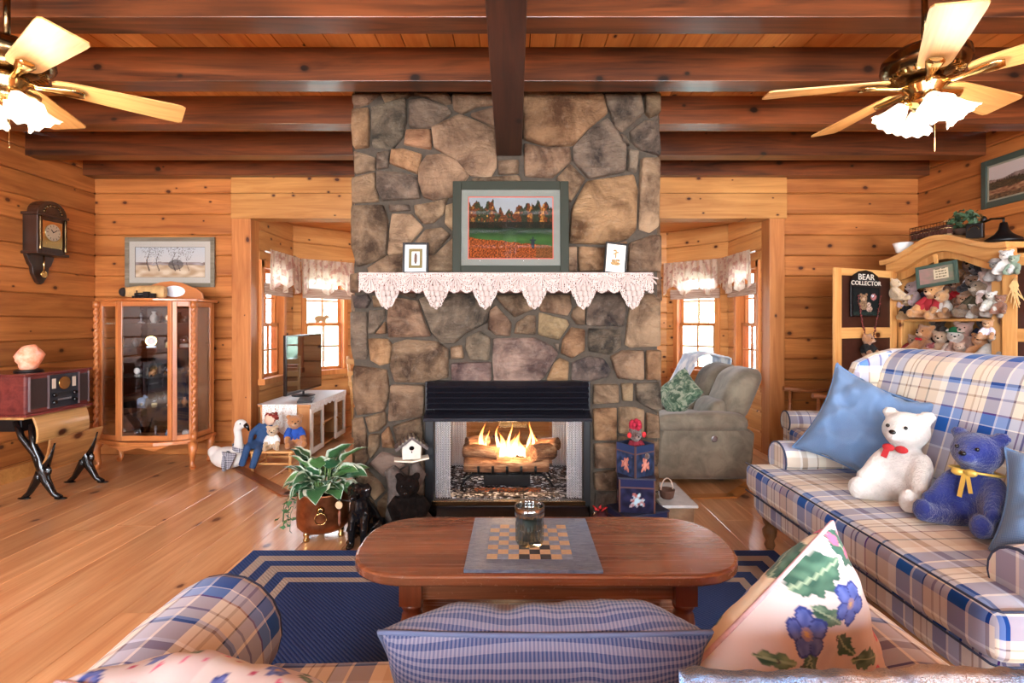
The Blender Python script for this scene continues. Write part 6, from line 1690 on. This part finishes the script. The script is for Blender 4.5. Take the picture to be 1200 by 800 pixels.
# ---------------- armoire full of bears ----------------
M['arm'] = wood('armoire_pine', (230, 176, 108), (196, 130, 66), 'Z', 'X', .5, .4, .4, .1, scale=1.2)
M['armX'] = wood('armoire_pine_rail', (230, 176, 108), (196, 130, 66), 'X', 'Z', .5, .4, .4, .1, scale=1.2)
AM = empty('armoire', (3.42, 4.05, 0), math.radians(-86), 'light pine armoire with arched top and open doors, packed with teddy bears', 'cabinet')
# local: x from the far end (-.46) to the near end (+.46); y = depth towards the right wall
aw, ad = .46, .50
MB().b2((-aw, 0, 0), (-aw+.03, ad, 1.80)).build('side_panel', M['arm'], AM, bevel=.003); MB().b2((aw-.03, 0, 0), (aw, ad, 1.80)).build('side_panel', M['arm'], AM, bevel=.003)
MB().b2((-aw, 0, 0), (-aw+.05, .025, 1.76)).build('stile', M['arm'], AM, bevel=.003); MB().b2((aw-.09, 0, 0), (aw+.0, .025, 1.80)).build('stile', M['arm'], AM, bevel=.003)
MB().b2((-aw+.03, ad-.02, 0), (aw-.03, ad, 1.85)).build('back_panel', M['arm'], AM)
for z in (.10, 1.00, 1.34): MB().b2((-aw+.03, .02, z-.02), (aw-.03, ad-.02, z)).build('shelf', M['armX'], AM, bevel=.002)
MB().b2((-aw+.03, ad*.55, 1.34), (aw-.03, ad-.02, 1.50)).build('display_riser', M['armX'], AM)
MB().b2((-aw+.03, ad*.55, 1.0), (aw-.03, ad-.02, 1.10)).build('display_riser', M['armX'], AM)
def arch(off, n=28, w=aw+.06):
    pts = []
    for k in range(n+1):
        t = -1+2*k/n; h = .5+.5*math.cos(PI*t); h = h**1.15
        pts.append((t*w, 1.74+off+.135*h+(.0 if abs(t) < .82 else .0)))
    return pts
lo = arch(0); hi = arch(.095)
MB().loft([[Vector((x, yy, z)) for (x, z), yy in ((p, -.05), (q, -.05), (q, .03), (p, .03))] for p, q in zip(lo, hi)], True, True, False).build('arched_cornice', M['armX'], AM)
hi2 = arch(.125, w=aw+.09); lo2 = arch(.085, w=aw+.09)
MB().loft([[Vector((x, yy, z)) for (x, z), yy in ((p, -.085), (q, -.09), (q, ad), (p, ad))] for p, q in zip(lo2, hi2)], True, True, False).build('arched_top', M['armX'], AM)
lo3 = arch(-.03); hi3 = arch(.01)
MB().loft([[Vector((x, yy, z)) for (x, z), yy in ((p, -.0), (q, -.0), (q, .02), (p, .02))] for p, q in zip([(x*.92, z-.03) for x, z in lo3], [(x*.92, z) for x, z in hi3])], True, True, False).build('arch_rail', M['arm'], AM)
def adoor(x, ang, nm='door', W_=.74, hinge=1):
    d = empty(nm, (x, -.01, 0), ang); d.parent = AM
    w = .085
    for xa in (0, W_-w): MB().b2((xa, -.012, .12), (xa+w, .012, 1.76)).build('door_stile', M['arm'], d, bevel=.004)
    for z in (.12, .62, 1.18, 1.70): MB().b2((w, -.012, z), (W_-w, .012, z+(.09 if z < 1.6 else .06))).build('door_rail', M['armX'], d, bevel=.004)
    for z0, z1 in ((.21, .62), (.71, 1.18), (1.27, 1.70)): MB().b2((w, -.002, z0), (W_-w, .002, z1)).build('dark_panel', plain('dark_door_panel', (66, 34, 24), .4, var=.3), d)
    return d
# far door swings open towards the bay, its inner face to the room; near door towards the camera
hl = AM.matrix_basis
def wpt(x, y): return (AM.matrix_basis @ Vector((x, y, 0)))
hp = wpt(-aw, 0); free = Vector((2.63, 4.17, 0)); a_w = math.atan2(free.y-hp.y, free.x-hp.x)
D1 = adoor(-aw, a_w-math.radians(-86), W_=(free-hp).length)
hp2 = wpt(aw, 0); D2 = adoor(aw, math.atan2(2.92-hp2.y, 3.66-hp2.x)-math.radians(-86), W_=.72)
bpy.context.view_layer.update()

# things hanging on the far door (world placed just in front of the door face)
DW = (free-hp).length; dv = (free-hp).normalized(); dn = Vector((-dv.y, dv.x, 0))
if dn.y > 0: dn = -dn
def ondoor(px, py, off):
    # point on the door plane seen at the given place
    k = (px-600)/600; t = (k*hp.y-hp.x)/(dv.x-k*dv.y); p = hp+dv*t; p = p+dn*off; p.z = 1.31-(py-378)/600*p.y; return p
yaw_d = math.atan2(-dv.y, -dv.x)   # local +x along the door from free edge to hinge
sg = empty('collector_sign', tuple(ondoor(1011, 371, .022)), yaw_d, 'black arched sign reading BEAR COLLECTOR hanging on the armoire door', 'sign')
zs = .0
sg.scale = (1.45, 1, 1.08)
plate = MB().prism([(-.135, 0), (.135, 0), (.135, .26), (.11, .32), (.06, .35), (0, .362), (-.06, .35), (-.11, .32), (-.135, .26)], .012, (0, -.006, 0), 'XZ').build('sign_board', M['black'], sg, bevel=.003)
ivory = plain('ivory_lettering', (232, 226, 210), .6)
text('BEAR', .065, ivory, sg, (0, -.008, .305), (PI/2, 0, 0)); text('COLLECTOR', .048, ivory, sg, (0, -.008, .258), (PI/2, 0, 0))
def signpic(u, v):
    c = (26, 28, 28)
    for x, y, r, cl in ((.4, .6, .13, (176, 140, 104)), (.4, .36, .17, (150, 120, 90)), (.30, .73, .05, (150, 116, 84)), (.5, .73, .05, (150, 116, 84)), (.40, .57, .05, (210, 180, 150)), (.62, .22, .11, (204, 170, 150)), (.6, .38, .08, (220, 190, 170)), (.78, .66, .12, (196, 120, 120)), (.74, .70, .05, (220, 220, 230))):
        if (u-x)**2+(v-y)**2 < r*r: c = mixc(cl, (90, 70, 60), .3+hsh(u*20, v*20))
    if v < .12: c = mixc((44, 60, 52), (28, 30, 30), hsh(u*20, v*20)+.5)
    return c
grid_uv(50, 44, lambda u, v: (-.12+.24*u, -.0075, .012+.215*v), None, 'painted_bears', PRINT, sg, colfn=signpic)
gl = empty('garland', tuple(ondoor(1013, 400, .03)), yaw_d, 'beaded berry garland looped over the armoire door around the sign', 'garland')
mb = MB(); rr = random.Random(2); pts = []
for k in range(60):
    t = k/59; x = -.15+.30*t; z = .38-1.0*(.62-.62*abs(2*t-1)**1.6)*.66
    pts.append((x+rr.uniform(-.008, .008), -.01, z))
mb.tube(pts, .002, 4)
mb.build('cord', plain('twine', (120, 84, 60), .9), gl)
mb = MB()
for p_ in pts: mb.ell(p_, rr.uniform(.005, .011), None, 6, 4)
mb.build('beads', plain('dark_berries', (96, 30, 30), .5), gl)['kind'] = 'stuff'
bear('teddy_bear', tuple(ondoor(1038, 352, .07)), .21, yaw_d, (222, 190, 150), 'cream spotted bear hanging at the hinge side of the open armoire door', 'bears hung on the armoire doors', muz=(240, 220, 190))
bear('wooden_bear', tuple(ondoor(1009, 421, .05)), .24, yaw_d, (176, 120, 76), 'wooden bear in a dark jacket hanging under the sign on the door', 'bears hung on the armoire doors', shirt=(24, 24, 26))

# the bears themselves: (px, py, local depth, size, fur, shirt, hat, bow, label)
BL_ = [
 (1137, 330, .36, .30, (140, 92, 56), None, None, None, 'big brown bear at the back right of the upper armoire shelf'),
 (1147, 334, .22, .20, (40, 34, 44), (230, 230, 236), None, None, 'near-black bear with white collar, high on the upper armoire shelf'),
 (1070, 350, .10, .19, (206, 176, 176), None, None, None, 'pinkish grey bear at the far left of the upper armoire shelf'),
 (1086, 346, .34, .24, (44, 36, 62), None, None, None, 'dark purple bear behind the red-vest bear, upper armoire shelf'),
 (1068, 371, .06, .17, (190, 150, 96), (24, 22, 26), None, None, 'tan faced bear in black at the left edge of the upper armoire shelf'),
 (1089, 378, .03, .24, (214, 154, 96), (170, 38, 48), None, None, 'golden bear in a red vest leaning at the left of the upper armoire shelf'),
 (1113, 352, .30, .22, (196, 142, 92), None, None, (180, 30, 40), 'tan bear with a red bow in the middle back of the upper shelf'),
 (1108, 371, .05, .19, (206, 152, 98), (226, 220, 210), None, None, 'light brown bear in a white top in the middle of the upper shelf'),
 (1122, 352, .22, .18, (160, 104, 66), (190, 28, 36), None, None, 'brown bear in a red sweater near the middle of the upper shelf'),
 (1128, 371, .04, .15, (170, 108, 62), None, None, None, 'small russet bear at the front of the upper armoire shelf'),
 (1140, 354, .18, .20, (150, 108, 76), None, None, None, 'mid brown bear behind the olive coat bear'),
 (1148, 371, .05, .24, (132, 108, 84), (74, 70, 52), None, None, 'bear in an olive coat at the right of the upper armoire shelf'),
 (1141, 372, .01, .09, (238, 232, 224), None, None, None, 'tiny white bear at the feet of the olive coat bear'),
 (1163, 334, .24, .20, (200, 184, 176), None, (150, 120, 120), None, 'pale grey bear in a mauve hat, top right of the upper shelf'),
 (1164, 353, .12, .21, (222, 196, 188), (232, 220, 216), None, None, 'rose beige bear in a white smock, right of the upper shelf'),
 (1168, 371, .03, .17, (176, 166, 156), (214, 208, 200), None, None, 'grey bear in pale clothes at the right end of the upper shelf'),
 (1063, 404, .05, .17, (190, 150, 120), (170, 60, 66), None, None, 'bear in a red check shirt at the left end of the lower shelf'),
 (1081, 415, .04, .24, (184, 122, 72), None, None, (190, 30, 44), 'orange brown bear with a red bow on the lower armoire shelf'),
 (1104, 399, .34, .24, (84, 60, 48), None, None, None, 'dark brown bear in the shade at the back of the lower shelf'),
 (1102, 414, .08, .20, (216, 182, 150), None, None, None, 'beige bear left of the green-hatted one on the lower shelf'),
 (1117, 412, .06, .21, (236, 226, 216), None, (30, 110, 66), None, 'white bear in a green hat on the lower armoire shelf'),
 (1130, 412, .12, .22, (208, 166, 150), None, None, None, 'dusty pink bear right of the green-hatted one, lower shelf'),
 (1124, 417, .01, .13, (214, 172, 144), None, None, None, 'small peach bear at the front of the lower shelf'),
 (1145, 416, .04, .19, (214, 146, 88), None, None, None, 'orange tan bear on the right half of the lower shelf'),
 (1152, 400, .28, .22, (90, 80, 84), (40, 52, 84), None, None, 'bear in dark blue at the back right of the lower shelf'),
 (1165, 415, .04, .22, (186, 178, 170), None, None, None, 'grey koala-like bear at the right end of the lower shelf'),
 (1092, 417, .02, .12, (150, 60, 60), None, None, None, 'tiny dark red bear at the front left of the lower shelf'),
]
for (px, py, dep, s, fur_, sh, ht, bo, lb) in BL_:
    # intersect the view column with the plane at local depth dep
    a0 = AM.matrix_basis @ Vector((0, dep, 0)); ux = (AM.matrix_basis.to_3x3() @ Vector((1, 0, 0)))
    k = (px-600)/600; t = (k*a0.y-a0.x)/(ux.x-k*ux.y); t = max(-.38, min(.37, t)); p_ = a0+ux*t
    z = 1.31-(py-378)/600*p_.y
    lvl = [v for v in ((1.002, 1.102) if py > 380 else (1.342, 1.502))]
    zz = (lvl[1] if dep > .26 else lvl[0])
    if dep <= .26 and dep > .09: zz += (.10 if py < 380 else .05)
    if py < 340 and dep < .26: zz = lvl[0]+.20
    bear('teddy_bear', (p_.x, p_.y, zz), s*1.36, math.radians(-62+random.uniform(-22, 22)), fur_, lb, 'teddy bears in the armoire', shirt=sh, hat=ht, bow=bo, tilt=(random.uniform(-.15, .1), random.uniform(-.18, .18)))
# toys pinned to the near stile and the near door
for (px, py, s, c, sh, ht, lb) in ((1175, 330, .17, (150, 144, 140), None, (176, 170, 164), 'grey capped bear pinned high on the right stile of the armoire'), (1181, 368, .15, (150, 92, 60), None, None, 'small reddish brown bear pinned midway on the right stile'), (1170, 365, .16, (226, 220, 210), (190, 190, 180), None, 'white bear pinned midway on the right stile of the armoire'), (1166, 398, .16, (206, 150, 96), (226, 222, 240), None, 'tan bear in white dangling from the right end of the shelf'), (1188, 322, .19, (240, 236, 230), None, None, 'white plush dog perched on the near armoire door'), (1197, 322, .15, (150, 176, 150), None, None, 'pale green plush toy cut by the right edge of the picture')):
    a0 = AM.matrix_basis @ Vector((0, -.03, 0)); k = (px-600)/600; t = (k*a0.y-a0.x)/(ux.x-k*ux.y); p_ = a0+ux*t
    if px > 1183: p_ = Vector((3.42, 3.42*600/(px-600), 0))
    bear('teddy_bear' if px < 1183 else 'plush_toy', (p_.x-.05, p_.y, 1.31-(py-378)/600*p_.y), s, math.radians(-60), c, lb, 'bears hung on the armoire doors', shirt=sh, hat=ht)
# small plaque hung from the arch
pq = empty('plaque', tuple((AM.matrix_basis @ Vector((.02, -.075, 0)))+Vector((0, 0, 1.60))), math.radians(-78), 'green framed picture plaque with a white label hung across the armoire opening', 'plaque', rot=(0, -.09, math.radians(-78)))
def plq(u, v):
    c = mixc((176, 136, 128), (120, 130, 110), u+.4*hsh(u*6, v*6))
    if .42 < u < .84 and .2 < v < .85:
        c = (222, 208, 176)
        if int(v*18) % 3 == 0 and .48 < u < .80 and hsh(u*70, v*3) > -.1: c = (90, 80, 60)
    return c
for x0 in (-.16, .135): MB().b2((x0, -.012, 0), (x0+.025, .006, .175)).build('frame_side', plain('sage_frame', (70, 92, 82), .5), pq, bevel=.003)
for z0 in (0, .15): MB().b2((-.135, -.012, z0), (.135, .006, z0+.025)).build('frame_rail', plain('sage_frame_rail', (70, 92, 82), .5), pq, bevel=.003)
grid_uv(60, 30, lambda u, v: (-.135+.27*u, -.004, .025+.125*v), None, 'plaque_print', PRINT, pq, colfn=plq)
MB().b2((-.012, .0, .17), (.012, .012, .25)).build('hanger', M['arm'], pq)
# things on top of the armoire
def ontop(x, y):
    h = (.5+.5*math.cos(PI*min(1, abs(x)/(aw+.09))))**1.15
    p = AM.matrix_basis @ Vector((x, y, 0)); p.z = 1.74+.125+.135*h+.002; return p
p_ = ontop(-.36, -.03); o = MB().lathe([(.03, 0), (.05, .01), (.062, .05), (.075, .085), (.07, .09), (.055, .05)], n=24).build('white_bowl', plain('white_enamel', (236, 232, 226), .25), loc=tuple(p_+Vector((0, 0, .01)))); tag(o, 'white fluted bowl at the left end of the armoire top', 'bowl')
p_ = ontop(-.10, .02)
bk = empty('wire_basket', tuple(p_+Vector((0, 0, .01))), math.radians(-86), 'low brown wire basket on top of the armoire', 'basket')
mb = MB()
for z in (.0, .05, .10): mb.tube([(-.17, -.07, z), (.17, -.07, z), (.17, .07, z), (-.17, .07, z), (-.17, -.07, z)], .004, 5)
mb.build('rim', M['darkbrass'], bk); mb = MB()
for k in range(13):
    x = -.17+.34*k/12
    for y in (-.07, .07): mb.tube([(x, y, 0), (x, y, .10)], .0022, 4)
mb.build('wires', M['darkbrass'], bk); MB().b2((-.165, -.065, .002), (.165, .065, .07)).build('contents', plain('brown_contents', (96, 52, 40), .9, var=.4), bk)
p_ = ontop(.13, .04); fr_ = empty('leafy_bunch', tuple(p_), 0, 'bushy green artificial greenery on top of the armoire', 'plant')
mb = MB(); rr = random.Random(6)
for k in range(150):
    d = Vector((rr.gauss(0, 1), rr.gauss(0, 1), rr.gauss(0, 1))).normalized(); c = Vector((0, 0, .10))+Vector((d.x*.10, d.y*.13, d.z*.09))*rr.uniform(.5, 1)
    R = Euler((rr.uniform(-3, 3), rr.uniform(-3, 3), rr.uniform(-3, 3))).to_matrix()
    mb.add([c+R @ Vector(q)*.026 for q in ((0, -1, 0), (.5, 0, .1), (0, 1.1, 0), (-.5, 0, .1))], [(0, 1, 2, 3)], False)
mb.build('foliage', plain('ivy_dark', (62, 88, 58), .6, var=.4, nscale=40), fr_)['kind'] = 'stuff'
MB().lathe([(.05, 0), (.07, .04), (.065, .05)], n=14).build('pot', plain('dark_pot', (70, 50, 40), .7), fr_)
p_ = ontop(.27, -.02); mg = empty('black_mug', tuple(p_), math.radians(-60), 'small black cut-out block beside the greenery on the armoire', 'ornament')
MB().b2((-.05, -.02, 0), (.05, .02, .11)).build('block', M['black'], mg, bevel=.006); MB().tube([(.03*math.cos(t), -.024, .06+.03*math.sin(t)) for t in [PI*k/10 for k in range(11)]], .004, 5).build('arch_cut', M['darkbrass'], mg)
p_ = ontop(.42, .04); ir = empty('coffee_grinder', tuple(p_), math.radians(-110), 'black iron crank grinder at the near end of the armoire top', 'grinder')
MB().lathe([(.11, 0), (.105, .02), (.05, .06), (.03, .09), (.02, .14)], n=20).build('body', M['black'], ir); MB().tube([(0, 0, .14), (0, 0, .17), (-.12, -.02, .19), (-.22, -.02, .185)], .008, 6).build('crank', M['black'], ir); MB().ell((-.22, -.02, .205), (.018, .018, .026)).build('handle', M['black'], ir)
# raffia bow on the near door
mb = MB(); rr = random.Random(3)
for k in range(16): mb.tube([(0, 0, 0), (rr.uniform(-.03, .03), -.01, -.06), (rr.uniform(-.06, .06), -.01, -rr.uniform(.12, .22))], .0025, 4)
o = mb.build('raffia_bow', plain('raffia', (226, 190, 130), .8), loc=(3.44, 3.50, 1.62), rot=(0, 0, -1.2)); tag(o, 'straw raffia strands hanging on the near armoire door', 'raffia')
